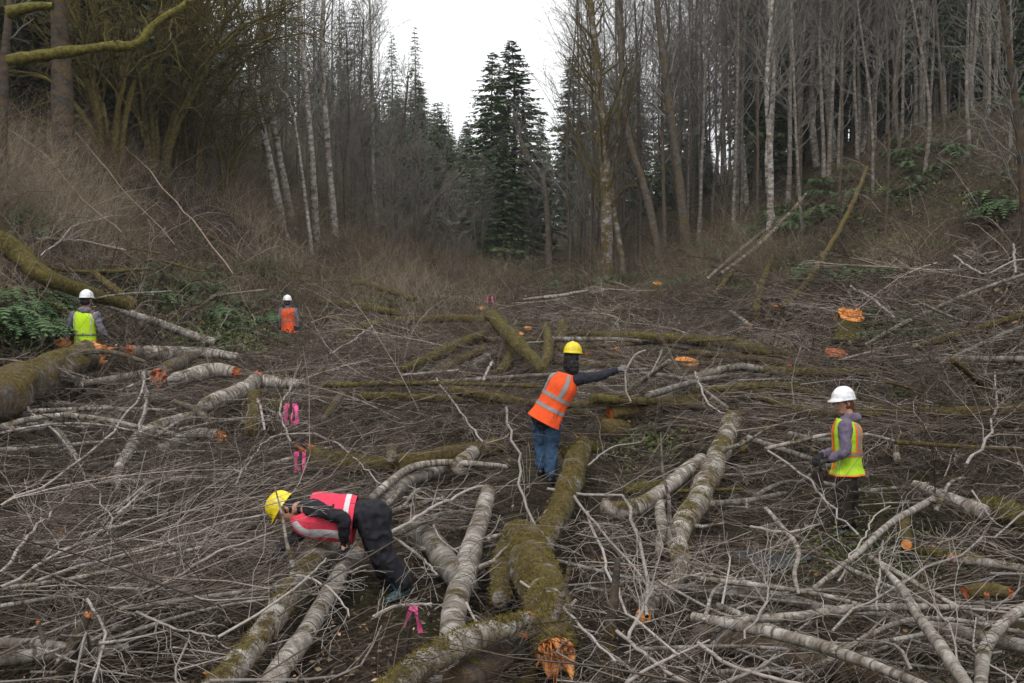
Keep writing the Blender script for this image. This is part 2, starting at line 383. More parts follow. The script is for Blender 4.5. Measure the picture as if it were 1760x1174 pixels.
def tree(name, tm, loc, rz, s, label, cat='tree', group=None):
    e = empty(name, loc, label, cat, group); e.rotation_euler = (0, 0, rz); e.scale = (s, s, s)
    obj('trunk', tm[0], e); obj('crown', tm[1], e); return e
def fernmesh(n=15, L=.75):
    g = Geo()
    for k in range(n):
        a = k / n * 6.28 + rng.normal(0, .2); s = np.linspace(0, 1, 13); l = L * rng.uniform(.7, 1.15)
        d = np.array([math.cos(a), math.sin(a), 0]); el = rng.uniform(.5, 1.1)
        c = (l * s)[:, None] * d * math.cos(el * .6) ; c[:, 2] = l * (el * .9 * s - .95 * el * s ** 2.2)
        side = np.array([-d[1], d[0], 0])
        w_ = .095 * np.sin(np.clip(s * 1.02, 0, 1) ** .7 * math.pi * .93 + .15) * (l / .75)
        tn = .3 + .6 * rng.random()
        for sg in (-1, 1):
            p = c[:-1]; q = p + side * sg * w_[:-1, None] + d * .02 + np.array([0, 0, -.015]); wd = (c[1:] - c[:-1]) * .36
            v = np.stack([p - wd * .3, p + wd, q + wd * .5, q], 1).reshape(-1, 3); m = len(p)
            g.add(v, np.arange(m * 4).reshape(-1, 4), None, tn + rng.normal(0, .08))
    return g.mesh('sword_fern', [M['fern']])
LITE = False
AL = [alder(rng.uniform(17, 23), rng.uniform(.062, .10), rng.normal(0, .025), 30, .22, 6, 3) for _ in range(6)]
AD = [alder(rng.uniform(16, 22), rng.uniform(.065, .11), rng.normal(0, .03), 30, .15, 6, 3, 'trunkd') for _ in range(4)]
AB = [alder(rng.uniform(8, 12), rng.uniform(.05, .09), rng.normal(0, .05), 34, .12, 8, 4, 'trunkd') for _ in range(4)]
CO = [conifer(20, .22, wid, 50, 6, 14, t0) for wid, t0 in ((.21, .12), (.18, .2), (.24, .1), (.16, .3))]
CF = [conifer(20, .22, wid, 34, 5, 8, .1) for wid in (.19, .22, .16)]
CN = [conifer(17, .3, .26, 44, 6, 16, .1, 'needled', .35) for _ in range(2)]
MM = [mossy_maple(5.5, 8, 2.8) for _ in range(3)]
FE = [fernmesh() for _ in range(4)]

# ------------------------------------------------------------------ individual standing trees (photograph pixel of the foot, depth from the slope)
def span(loc, px1, py1):
    """lean and length so that the tree's top passes the given pixel at its own depth"""
    return D(px1, py1, loc[1])
def standing(name, line, wid, mat, label, crown=True, cat='tree', n=12, t0=.3, nb=24, lift=0., Yd=None, cm='fine', group=None, ext=1.0, kdens=5):
    """a trunk drawn through photograph pixels at the depth of its foot"""
    f = G(*line[0]) if Yd is None else D(line[0][0], line[0][1], Yd)
    pts = [f] + [D(px, py, f[1]) for px, py in line[1:]]
    P = np.array(pts); P[0, 2] = min(P[0, 2], float(H(P[0, 0], P[0, 1]))) - .3
    if ext > 0: P = np.vstack([P, P[-1] + (P[-1] - P[-2]) * ext])
    S = spline(P, 18)[None]; L = np.linspace(0, 1, 18)
    r = wid / 2 / FPX * f[1] * (1 - .65 * L)[None]
    S = S - f; e = empty(name, f, label, cat, group)
    g = Geo(); add_tubes(g, S, r * (1 + .05 * rng.normal(size=r.shape)), n, [.5]); obj('trunk', g.mesh('trunk', [M[mat]], True), e)
    if crown:
        A, RA = kids(S, r, nb, t0, 1., .8, lambda t: .13 + .08 * (1 - t), .33, 5, .25); RA = np.clip(RA, .008, .05)
        B_, RB = kids(A, RA, kdens, .15, 1., .7, lambda t: .42 + 0 * t, .5, 4, .12); RB = np.maximum(RB, .006)
        C_, RC = kids(B_, RB, 3, .2, 1., .65, lambda t: .5 + 0 * t, .6, 3, .1); RC = np.maximum(RC, .005)
        g = Geo(); add_tubes(g, A, RA, 4, np.full(len(A), .3)); add_tubes(g, B_, RB, 3, rng.random(len(B_))); add_tubes(g, C_, RC, 3, rng.random(len(C_)))
        obj('crown', g.mesh('crown', [M[cm]]), e)
    return e
T = standing
T('alder_tree', [(492, 405), (462, 270), (432, 130), (408, 0)], 15, 'trunkw', 'leftmost of the four tall pale leaning alders above the brown thicket')
T('alder_tree', [(506, 392), (480, 270), (458, 130), (446, 0)], 15, 'trunkw', 'second from the left of the four tall pale leaning alders above the brown thicket')
T('alder_tree', [(545, 415), (536, 270), (524, 120), (514, 0)], 13, 'trunkw', 'third from the left of the four tall pale alders above the brown thicket')
T('alder_tree', [(577, 405), (564, 260), (555, 120), (556, 0)], 13, 'trunkw', 'rightmost of the four tall pale alders above the brown thicket')
T('alder_tree', [(538, 300), (505, 200), (480, 150), (462, 110)], 7, 'trunkw', 'thin forked alder leaning left between the pale alders', Yd=37., ext=.3, t0=.5)
T('alder_tree', [(648, 400), (642, 300), (640, 180), (636, 30)], 8, 'trunkw', 'slim pale alder with a bare twiggy crown against the white sky', t0=.35, nb=40, kdens=8, ext=.2)
T('alder_tree', [(622, 402), (630, 300), (618, 200), (624, 60)], 7, 'trunkd', 'slim dark alder just left of the pale one under the white sky', t0=.3, nb=44, kdens=8, ext=.2)
T('alder_tree', [(596, 410), (592, 300), (600, 200), (596, 80)], 6, 'trunkd', 'slim brown alder immediately right of the four pale alders', t0=.3, nb=36, kdens=8, ext=.2)
T('alder_tree', [(686, 440), (680, 330), (690, 250), (700, 150)], 8, 'trunkd', 'dark bare alder with reddish twigs left of the leaning dead trunk', t0=.3, nb=44, kdens=9, ext=.2)
T('mossy_tree', [(1044, 458), (1042, 330), (1034, 200), (1020, 60)], 23, 'mossyE', 'thick moss covered tree with yellow green trunk in the middle of the valley end', t0=.2, nb=46, Yd=44., cm='mossy')
T('mossy_tree', [(1075, 470), (1062, 400), (1052, 330), (1062, 230)], 12, 'mossyE', 'thinner mossy stem leaning against the thick yellow green mossy tree', t0=.5, nb=18, Yd=44.)
T('alder_tree', [(1138, 450), (1110, 330), (1078, 220), (1062, 0)], 16, 'rough', 'tall brown alder leaning left beside the yellow green mossy tree', t0=.4, nb=26)
T('alder_tree', [(1182, 430), (1166, 300), (1150, 180), (1128, 0)], 19, 'trunkd', 'tall dark forked alder right of the leaning brown one', t0=.35, nb=24)
T('alder_tree', [(1145, 200), (1138, 150), (1150, 60), (1144, 0)], 8, 'trunkd', 'dark side stem rising out of the fork of the tall dark alder', t0=.3, nb=20, Yd=44.)
T('alder_tree', [(1320, 430), (1325, 300), (1318, 150), (1328, 0)], 12, 'trunkw', 'straight pale alder at the left edge of the right hand stand', t0=.4)
T('alder_tree', [(1332, 395), (1318, 280), (1330, 140), (1322, 0)], 10, 'trunkw', 'pale alder close behind the straight pale one at the edge of the right stand', t0=.4)
T('alder_tree', [(1405, 285), (1395, 200), (1397, 90), (1396, 0)], 13, 'trunkw', 'white barked alder at the foot of the fern slope, left of the broad pale trunk', t0=.5)
T('alder_tree', [(1435, 270), (1424, 180), (1420, 80), (1424, 0)], 15, 'trunkw', 'broad pale alder at the foot of the fern slope beside the leaning thin pole', t0=.5)
T('alder_tree', [(1478, 262), (1500, 180), (1514, 90), (1528, 0)], 9, 'trunkw', 'thin pale alder leaning right at the top of the clearing', t0=.5, ext=.2)
T('alder_tree', [(1284, 350), (1275, 250), (1268, 130), (1262, 0)], 10, 'trunkw', 'pale alder with curved foot left of the straight pale one', t0=.4)
T('conifer_tree', [(112, 300), (108, 220), (106, 120), (100, 0)], 46, 'darkbark', 'massive dark conifer trunk standing in the thicket at upper left', crown=False, cat='tree', n=16)
T('mossy_tree', [(2, 250), (5, 180), (8, 100), (18, 0)], 22, 'darkbark', 'dark brown trunk at the left edge of the picture under the mossy limb', Yd=24., t0=.6, nb=6)
T('mossy_tree', [(1768, 600), (1764, 420), (1748, 200), (1722, 0)], 17, 'darkbark', 'dark moss flecked trunk at the right edge of the picture', Yd=19., t0=.3, nb=26, kdens=6, cm='fine')
T('snag', [(704, 430), (735, 360), (790, 300)], 11, 'rough', 'dead trunk leaning right across the dark trees in the background', t0=.5, nb=10, ext=.2, cat='dead tree')
T('snag', [(946, 390), (936, 320), (905, 270), (888, 210)], 13, 'rough', 'bare curved trunk leaning left before the two tall conifers', t0=.3, nb=22, ext=.3, cat='dead tree', Yd=56.)

# moss-clad limb reaching in from the left edge
def limb():
    P = np.array([D(14, 104, 15.), D(110, 90, 15.), D(185, 80, 15.1), D(236, 76, 15.2), D(268, 40, 15.3), D(318, 8, 15.4), D(345, -30, 15.5)])
    S = spline(P, 30)[None]; f = P[0]; r = np.interp(np.linspace(0, 1, 30), [0, .55, 1], [.085, .075, .045])[None] * (1 + .12 * rng.normal(size=(1, 30)))
    g = Geo(); add_tubes(g, S - f, r, 12, [.5])
    S2 = spline(np.array([D(14, 22, 15.), D(55, 12, 15.), D(92, 10, 15.)]), 12)[None]; add_tubes(g, S2 - f, np.linspace(.1, .05, 12)[None], 10, [.5])
    A, RA = kids(S - f, r, 9, .4, 1, 1.2, lambda t: .12 + 0 * t, .3, 5); add_tubes(g, A, RA, 5, rng.random(len(A)))
    o = obj('mossy_limb', g.mesh('mossy_limb', [M['limb']], True)); o.location = f
    tag(o, 'thick limb wrapped in bright moss reaching in from the left edge', 'branch')
limb()

# ------------------------------------------------------------------ woods
MAPLE = ['mossy arching maple clump below the end of the mossy limb', 'mossy many stemmed maple left of the pale alders', 'low mossy maple clump between dark trunk and pale alders', 'mossy maple clump at the top left behind the big dark trunk', 'small mossy maple among the dark trees left of the pale alders']
for (px, py, s), l in zip([(270, 320, 1.5), (335, 330, 1.35), (385, 350, .95), (190, 300, 1.6), (300, 300, 1.7)], MAPLE):
    p = G(px, py); tree('vine_maple', MM[rng.integers(3)], p - [0, 0, .1], rng.random() * 6, s, l, 'tree', 'mossy maples on the left slope')
def wood(name, n, tms, pxr, line, back, sr, label, group, pw=1.3, zones=None):
    """trees of a wood: foot somewhere behind the pixel line that bounds the clearing"""
    for k in range(n):
        px = rng.uniform(*pxr); p = G(px, np.interp(px, *line)); Yb = min(p[1], 44) + back[0] + (back[1] - back[0]) * rng.random() ** pw
        x = (px - 880) / FPX * Yb; z = float(H(x, Yb)) - .1
        zz = zones or []; label_ = label + ([t for q, t in zz if px < q] or [''])[0]
        tree(name, tms[rng.integers(len(tms))], (x, Yb, z), rng.random() * 6.28, rng.uniform(*sr), label_, 'tree', group)
RZ = [(1130, ' left of the forked dark alder'), (1260, ' right of the forked dark alder'), (1350, ' round the curved pale alder'), (1450, ' above the slanting pole bundle'), (1600, ' along the top of the fern slope'), (9999, ' at the far right')]
LZ = [(150, ' at the far left'), (400, ' round the mossy maples'), (600, ' round the four pale alders'), (760, ' under the left ridge'), (9999, ' by the tallest conifer')]
RL = ([940, 1130, 1300, 1400, 1480, 1600, 1760, 1900], [455, 440, 385, 310, 270, 205, 165, 130])
LL = ([-200, 0, 150, 300, 450, 600, 760, 900], [240, 250, 290, 330, 385, 405, 430, 450])
wood('alder_tree', 130, AL, (1180, 1850), RL, (0, 26), (.8, 1.15), 'pale straight alder in the bare wood,', 'alders on the right slope', zones=RZ)
wood('alder_tree', 80, AD, (980, 1850), RL, (1, 32), (.8, 1.15), 'dark barked alder in the bare wood,', 'dark alders on the right slope', zones=RZ)
wood('conifer_tree', 80, CO, (1300, 1850), RL, (7, 34), (.6, 1.1), 'dark green conifer deep in the right wood,', 'conifers on the right slope', zones=RZ)
wood('conifer_tree', 20, CN, (-150, 260), LL, (5, 22), (.75, 1.1), 'gloomy dense conifer on the left slope', 'conifers on the upper left slope', zones=LZ)
wood('small_tree', 44, AB, (100, 820), LL, (0, 30), (.4, .75), 'short dark twiggy bare tree in the left thicket', 'bare small trees on the left', zones=LZ)
wood('small_tree', 22, AB, (560, 1250), LL, (4, 26), (.5, .85), 'low bare tree at the end of the valley,', 'bare small trees at the valley end', zones=LZ)
wood('alder_tree', 12, AL, (380, 660), LL, (3, 30), (.6, .8), 'slender alder standing back', 'alders on the left slope', zones=LZ)
for k, (px, py) in enumerate([(1500, 330), (1548, 262), (1588, 300), (1625, 238), (1668, 262), (1700, 330), (1735, 255), (1520, 420), (1380, 405), (1440, 352)]):
    T('young_alder', [(px, py), (px + rng.uniform(-12, 12), py * .6), (px + rng.uniform(-30, 40), -20)], rng.uniform(5, 8), ('trunk', 'trunkd')[k % 2], ['', 'second ', 'third ', 'fourth ', 'fifth ', 'sixth ', 'rightmost '][k] + 'thin young alder standing alone on the fern slope' + ('' if k else ', leftmost') if k < 7 else ['lowest thin alder on the fern slope', 'thin alder behind the slanting pole bundle', 'thin alder right of the slanting pole bundle'][k - 7], nb=14, t0=.3, ext=.2, kdens=4)
# the named conifers at the end of the valley
def con(px, ptop, Yd, label, k, ws=1.):
    x = (px - 880) / FPX * Yd; z = float(H(x, Yd)) - .2; top = D(px, ptop, Yd)[2]; s = (top - z) / 20
    e = tree('conifer_tree', CO[k], (x, Yd, z), rng.random() * 6, s, label); e.scale = (s * ws, s * ws, s)
con(888, 74, 62, 'tallest conifer at the end of the valley, pointed top against the sky', 0, 1.65)
con(842, 95, 66, 'second tallest conifer, touching the left side of the tallest one', 2, 1.35)
con(980, 100, 72, 'conifer just left of the thick mossy tree, alone against the sky', 1, 1.5)
con(1085, 85, 70, 'conifer behind the leaning brown alder and the mossy tree', 2, 1.25)
con(1165, 45, 66, 'conifer rising behind the tall dark forked alder', 0, 1.3)
con(722, 140, 95, 'dark pointed conifer on the ridge left of the sky gap', 0, 1.7)
con(752, 205, 88, 'conifer with drooping boughs at the foot of the ridge', 2, 1.5)
con(800, 210, 92, 'lower conifer in the dip of the skyline', 1, 1.7)
con(930, 200, 84, 'conifer half hidden behind the right side of the tallest one', 3, 1.2)
con(1020, 170, 82, 'small conifer behind the thick mossy tree', 3, 1.2)
con(865, 230, 58, 'low dark conifer standing in front of the two tallest', 2, 1.3)
for k in range(30):
    px = rng.uniform(530, 860); Yd = rng.uniform(78, 112); x = (px - 880) / FPX * Yd; z = float(H(x, Yd)) - .3; s = max(.35, (D(px, np.interp(px, [500, 600, 700, 770, 830, 900], [150, 150, 165, 215, 230, 230]) + rng.uniform(0, 70), Yd)[2] - z) / 20)
    e = tree('conifer_tree', CO[k % 3], (x, Yd, z), rng.random() * 6, s, 'green conifer in the mass of conifers left of the tallest one', 'tree', 'conifers left of the tallest one'); e.scale = (s * 1.3, s * 1.3, s)
for k in range(26):
    lft = k < 15; px = rng.uniform(540, 790) if lft else rng.uniform(1075, 1290); Yd = rng.uniform(60, 78); x = (px - 880) / FPX * Yd; z = float(H(x, Yd)) - .3; s = (D(px, rng.uniform(170, 290), Yd)[2] - z) / 20
    e = tree('conifer_tree', CO[k % 3], (x, Yd, z), rng.random() * 6, s, 'dark conifer closing the valley end ' + ('behind the slim bare alders' if lft else 'behind the forked dark alder'), 'tree', 'conifers closing the valley end'); e.scale = (s * 1.35, s * 1.35, s)
for k in range(150):
    px = rng.uniform(250, 1100); Yd = rng.uniform(95, 210); x = (px - 880) / FPX * Yd
    e = tree('conifer_tree', CF[k % 3], (x, Yd, float(H(x, Yd)) - .3), rng.random() * 6, rng.uniform(.6, .95), 'small distant conifer on the far wooded ridge', 'tree', 'conifers on the far ridge')

# ------------------------------------------------------------------ ferns
def ferns(n, pxr, yf, label, group, sr=(.7, 1.3)):
    for k in range(n):
        px = rng.uniform(*pxr); lo, hi = yf(px); p = G(px, rng.uniform(lo, hi)); 
        if p[1] > 70 or (n > 50 and vn(np.array([p[0] * .4, p[1] * .4, 0]), 77) < .45): continue
        o = obj('sword_fern', FE[rng.integers(4)]); s = rng.uniform(*sr); o.location = p + [0, 0, .02 + .1 * s]; o.scale = (s,) * 3
        o.rotation_euler = (rng.normal(0, .12), rng.normal(0, .12), rng.random() * 6.3); tag(o, label + ('' if n < 100 else ', low near the slash' if p[1] < 24 else ', under the pale alders' if px < 1480 else ', high up the bank'), 'fern', group)
ferns(190, (1160, 1760), lambda x: (np.interp(x, *RL) + 8, np.interp(x, [1160, 1480, 1760], [500, 500, 430])), 'dark green sword fern on the steep right slope', 'ferns on the right slope', (.9, 1.7))
ferns(26, (1500, 1640), lambda x: (540, 600), 'fern beside the jagged orange stump on the right', 'ferns beside the jagged stump', (.5, .9))
ferns(34, (0, 110), lambda x: (525, 600), 'fern in the bed behind the big mossy log on the left', 'ferns at the left edge', (.9, 1.4))
ferns(34, (190, 480), lambda x: (460, 600), 'fern on the slope right of the person in the yellow green vest', 'ferns on the left slope', (.7, 1.2))
ferns(10, (0, 60), lambda x: (360, 430), 'pale fern high at the left edge above the mossy log', 'pale ferns at the left edge', (1.1, 1.5))
ferns(22, (900, 1200), lambda x: (450, 500), 'fern under the trees at the far end of the clearing', 'ferns at the valley end', (.9, 1.5))

# ------------------------------------------------------------------ slash: the uncountable tangle of cut twigs
def clump(L, nb, ns, curve=.25, r0=.0085, n0=6):
    s = np.linspace(0, 1, n0); P = np.zeros((1, n0, 3)); P[0, :, 0] = L * s; P[0, :, 1] = rng.normal(0, curve) * L * s ** 2; P[0, :, 2] = rng.normal(0, .10) * L * np.sin(s * 3)
    P[0, 1:] += np.cumsum(rng.normal(0, .02, (n0 - 1, 3)), 0) * L; Rr = (r0 * (1 - .75 * s))[None]
    A, RA = kids(P, Rr, nb, .08, 1., .62, lambda t: .45 * (1.15 - .7 * t), .55, 4, 0, .16)
    B_, RB = kids(A, RA, ns, .15, 1., .6, lambda t: .5 * (1.1 - .5 * t), .6, 3, 0, .25)
    return [(P, Rr), (A, RA), (B_, RB)]
SG = Geo()
CLEAR = []        # trampled places round the boots of the people
for p_, w_ in ((G(690, 1035), .62), (G(1457, 922), .62), (G(938, 828), .42), (G(1462, 582), .55)): CLEAR.append((p_[0], p_[1], w_))
CLEAR[0] = (CLEAR[0][0] - .12, CLEAR[0][1], .55)
def trampled(W):
    m = W.mean(1) if W.ndim == 3 else W; o = np.zeros(len(m), bool)
    for x, y, w_ in CLEAR: o |= (np.abs(m[:, 0] - x - (y - m[:, 1]) * -x / y) < w_) & (m[:, 1] > y - 2.7) & (m[:, 1] < y + .35)
    return o & (rng.random(len(m)) < .96)
def scatter(g, tmpls, pos, yaw, pitch, roll, sc_, tone, flat=.45, rmin=.0016, ks=(4, 3, 3)):
    idx = rng.integers(len(tmpls), size=len(pos))
    for t in range(len(tmpls)):
        s = np.where(idx == t)[0]
        if not len(s): continue
        cy_, sy = np.cos(yaw[s]), np.sin(yaw[s]); cr, sr = np.cos(roll[s]), np.sin(roll[s]); cpt, spt = np.cos(pitch[s]), np.sin(pitch[s])
        for (P, Rr), kk in zip(tmpls[t], ks):
            Q = P[None] * sc_[s][:, None, None, None]                # (S,B,n,3)
            y = Q[..., 1] * cr[:, None, None] - Q[..., 2] * sr[:, None, None]; z = (Q[..., 1] * sr[:, None, None] + Q[..., 2] * cr[:, None, None]) * flat
            x = Q[..., 0] * cpt[:, None, None] - z * spt[:, None, None]; z = Q[..., 0] * spt[:, None, None] + z * cpt[:, None, None]
            X_ = x * cy_[:, None, None] - y * sy[:, None, None] + pos[s, 0][:, None, None]; Y_ = x * sy[:, None, None] + y * cy_[:, None, None] + pos[s, 1][:, None, None]
            Z_ = z + pos[s, 2][:, None, None]
            # keep the tangle above the soil and resting on it
            hz = HF(X_, Y_) + .02; dz = Z_ - hz; Z_ = np.where(dz < 0, hz + .25 * np.abs(dz) * .3, Z_)
            W = np.stack([X_, Y_, Z_], -1).reshape(-1, P.shape[1], 3)
            depth = np.maximum(W[:, :1, 1], 5)
            RR = np.broadcast_to(Rr[None], (len(s),) + Rr.shape).reshape(-1, P.shape[1]) * np.repeat(sc_[s], P.shape[0])[:, None]
            RR = np.maximum(RR, rmin)
            tn = np.repeat(tone[s] + (vn(pos[s] * .45, 31) - .5) * .55, P.shape[0]) + rng.normal(0, .14, len(W))
            kp = ~trampled(W); add_tubes(g, W[kp], RR[kp], kk, np.clip(tn, 0, 1)[kp])
def field(n, y0, y1, pxr, power=1.0):
    """positions spread evenly over the picture band between two photograph rows"""
    px = rng.uniform(pxr[0], pxr[1], n); py = y0 + (y1 - y0) * rng.random(n) ** power
    P = GV(px, py); 
    x, y = px, py
    hid = ((x > 500) & (x < 800) & (y > 925) & (y < 1174)) * .9
    hid = np.maximum(hid, ((x > 1350) & (x < 1550) & (y > 840) & (y < 1070)) * .93)
    hid = np.maximum(hid, ((x > 880) & (x < 985) & (y > 770) & (y < 870)) * .95)
    for L_, w_, k_ in KEEP:
        L_ = np.array(L_, float)
        for (x0, y0_), (x1, y1_) in zip(L_[:-1], L_[1:]):
            t = np.clip(((x - x0) * (x1 - x0) + (y - y0_) * (y1_ - y0_)) / ((x1 - x0) ** 2 + (y1_ - y0_) ** 2), 0, 1)
            q = np.hypot(x - x0 - t * (x1 - x0), (y - 15 - y0_ - t * (y1_ - y0_)))
            hid = np.maximum(hid, (q < w_) * k_)
    return P[(P[:, 1] < 75) & (rng.random(n) > hid) & ~trampled(P)]
# the big logs lie on top of the slash: little of it crosses them
KEEP = [([(345, 1215), (470, 1070), (598, 930)], 75, .72), ([(440, 1215), (530, 1100), (614, 960)], 60, .65), ([(762, 1180), (797, 1000), (838, 860)], 60, .7),
        ([(955, 1190), (926, 1000), (900, 930), (1000, 780)], 85, .97), ([(655, 1200), (905, 1070)], 60, .7), ([(1258, 740), (1196, 870), (1165, 990), (1105, 1060)], 55, .68),
        ([(1206, 800), (1034, 880)], 40, .7), ([(1200, 1110), (1620, 1200)], 50, .5), ([(-40, 720), (155, 625)], 60, .8), ([(210, 800), (300, 740), (440, 670)], 45, .6)]
K1 = [clump(rng.uniform(1.2, 2.4), 11, 4) for _ in range(10)]
K2 = [clump(rng.uniform(1.4, 2.6), 7, 3, r0=.010, n0=5) for _ in range(8)]
def strew(n, y0, y1, pxr, K, hmax, tone, sc_r, power=1., yawm=None, pitch=.16, rmin=.0016, flat=.45, g=None):
    P = field(n, y0, y1, pxr, power); m = len(P)
    P[:, 2] += rng.random(m) ** 1.4 * hmax
    yaw = rng.random(m) * 6.28 if yawm is None else np.where(rng.random(m) < .65, rng.normal(yawm, .35, m) + math.pi * (rng.random(m) < .5), rng.random(m) * 6.28)
    scatter(SG if g is None else g, K, P, yaw, rng.normal(0, pitch, m), rng.random(m) * 6.28, rng.uniform(*sc_r, m), np.clip(rng.normal(tone, .20, m), 0, 1), flat, rmin)
strew(380, 860, 1400, (-80, 1840), K1, .38, .42, (.7, 1.2), yawm=.9)
strew(330, 800, 1200, (-60, 620), K1, .48, .42, (.7, 1.25), yawm=.8)
strew(560, 700, 960, (-40, 1800), K1, .34, .42, (.7, 1.2))
strew(720, 610, 760, (-40, 1800), K2, .34, .45, (.7, 1.2), rmin=.003)
strew(480, 540, 640, (560, 1800), K2, .32, .48, (.7, 1.3), rmin=.004)
strew(260, 590, 1150, (-40, 1800), K1, .55, .5, (.5, .95), pitch=.55, flat=.9)
strew(320, 560, 760, (-40, 1800), K2, .6, .5, (.5, .9), pitch=.55, flat=.9, rmin=.003)
strew(190, 500, 560, (820, 1560), K2, .3, .52, (.7, 1.3), rmin=.006)
strew(90, 470, 560, (1450, 1800), K2, .4, .50, (.8, 1.4), rmin=.005)
tag(obj('slash_twigs', SG.mesh('slash_twigs', [M['twig']])), 'tangled grey twigs and broken branches carpeting the felled valley floor', 'brushwood', kind='stuff')

# upright brown brush and bracken on the slopes
def brushes(name, label, boxes, mat, h=(.6, 1.7), lean=.28, tone=.5):
    g = Geo()
    for n, y0, y1, pxr, hs in boxes:
        P = field(n, y0, y1, pxr); n0 = 5; s = np.linspace(0, 1, n0)
        cl = fbm(np.stack([P[:, 0] * .55, P[:, 1] * .4, 0 * P[:, 0]], -1), 2, 41); P = P[(cl > .42) | (rng.random(len(P)) < .35)]; m = len(P)
        cl = fbm(np.stack([P[:, 0] * .55, P[:, 1] * .4, 0 * P[:, 0]], -1), 2, 41); tb = tone + (vn(P * [.8, .5, 0] + 7, 43) - .5) * .7
        L = rng.uniform(h[0], h[1], m) * hs * np.clip(.35 + (cl - .3) * 2.6, .35, 1.5); d = rng.normal(0, lean, (m, 3)); d[:, 2] = 1; d = unit(d)
        w1 = rng.normal(0, .28, (m, 3)); w1[:, 2] = -np.abs(w1[:, 2])
        Q = P[:, None] + (L[:, None] * s)[..., None] * d[:, None] + (L[:, None] * s ** 2)[..., None] * w1[:, None]
        r = np.maximum(.0028, P[:, 1] * .00012)[:, None] * (1.5 - s)[None]
        A, RA = kids(Q, r, 5, .2, 1., .8, lambda t: .42 + 0 * t, .7, 3, .05, .3)
        RA = np.maximum(RA, .0016)
        add_tubes(g, Q, r, 3, np.clip(rng.normal(0, .2, m) + tb, 0, 1)); add_tubes(g, A, RA, 3, np.clip(rng.normal(0, .2, len(A)) + np.repeat(tb, 5), 0, 1))
    tag(obj(name, g.mesh(name, [M[mat]])), label, 'brush', kind='stuff')
brushes('brown_thicket', 'dense upright brown brush covering the left slope and valley end', [
    (4200, 255, 420, (-60, 620), 1.), (4000, 380, 560, (-60, 860), .75), (2200, 400, 500, (600, 900), 1.), (1100, 500, 620, (420, 900), .6)], 'brush')
brushes('dead_bracken', 'rusty dead bracken and low stems on the right slope', [
    (3000, 180, 520, (1250, 1800), .5), (1700, 420, 520, (860, 1350), .6), (900, 470, 620, (1000, 1800), .4), (900, 560, 730, (460, 940), .38), (2600, 440, 500, (760, 1330), 1.25)], 'brush', tone=.4, lean=.6)
brushes('sapling_stems', 'thin upright live twigs poking through the slash', [
    (380, 560, 760, (0, 1760), .9), (220, 740, 1050, (0, 1760), .65)], 'twig', tone=.35, lean=.22)

# low green leaves and moss cushions in patches
def patches():
    g = Geo()
    for px, py, rx, ry, n in [(390, 580, 70, 30, 700), (320, 500, 110, 50, 700), (60, 580, 80, 30, 500), (1560, 580, 80, 30, 500), (1500, 400, 240, 90, 250), (1300, 470, 120, 40, 700), (1660, 300, 140, 120, 120), (1060, 480, 140, 25, 500), (640, 520, 60, 30, 300), (1600, 700, 150, 60, 500), (1330, 680, 60, 18, 250), (1500, 960, 160, 60, 300), (1100, 760, 90, 40, 300), (60, 1010, 80, 50, 160)]:
        q_ = rng.normal(0, .5, (n, 2)); P = GV(px + q_[:, 0] * rx, py + q_[:, 1] * ry); P = P[P[:, 1] < 70]
        # a little rosette of leaves per point
        for k in range(4):
            m = len(P); a = rng.random(m) * 6.3; L = rng.uniform(.03, .09, m) * np.clip(P[:, 1] / 14, .6, 1.6)
            d = np.stack([np.cos(a), np.sin(a), rng.uniform(-.1, .9, m)], -1); d = unit(d)
            wv = unit(np.cross(d, rng.normal(size=d.shape))) * (L * .3)[:, None]; b0 = P + np.array([0, 0, .05]) + rng.normal(0, .12, P.shape) * [1, 1, .5]
            q = np.stack([b0, b0 + d * L[:, None] * .5 + wv, b0 + d * L[:, None], b0 + d * L[:, None] * .5 - wv], 1).reshape(-1, 3)
            g.add(q, np.arange(m * 4).reshape(-1, 4), None, np.repeat(rng.random(m), 4))
    tag(obj('ground_leaves', g.mesh('ground_leaves', [M['leaf']])), 'patches of low green leaves on the slopes', 'ground cover', kind='stuff')
patches()

def litter():
    g = Geo()
    for n, y0, y1, s_ in ((16000, 760, 1300, .035), (14000, 560, 800, .05), (9000, 470, 600, .09)):
        P = GV(rng.uniform(-60, 1820, n // 4), rng.uniform(y0, y1, n // 4)); P = P[P[:, 1] < 70]
        P = np.repeat(P, 4, 0) + rng.normal(0, .22, (len(P) * 4, 3)); m = len(P); P[:, 2] = HF(P[:, 0], P[:, 1]) + rng.random(m) ** 2 * .22 + .015
        d = unit(rng.normal(0, 1, (m, 3)) * [1, 1, .45]); wv = unit(np.cross(d, rng.normal(0, .5, (m, 3)) + [0, 0, 1.])); L = (rng.uniform(.5, 1.6, m) * s_)[:, None]; wv = wv * L * rng.uniform(.12, .42, (m, 1))
        q = np.stack([P - d * L * .5, P + wv, P + d * L * .5, P - wv], 1).reshape(-1, 3); g.add(q, np.arange(m * 4).reshape(-1, 4), None, np.repeat(rng.random(m) ** 1.6, 4))
    m, n, b = new_mat('litter', .9, .2); n.links.new(ramp(n, attr(n, 'tone', 'Fac'), [(0, (.032, .022, .014)), (.5, (.085, .062, .038)), (.85, (.19, .145, .09)), (.96, (.36, .16, .05)), (1, (.50, .40, .30))]), b.inputs['Base Color'])
    tag(obj('leaf_litter', g.mesh('leaf_litter', [m])), 'brown leaf litter and wood chips between the slash', 'litter', kind='stuff')
litter()
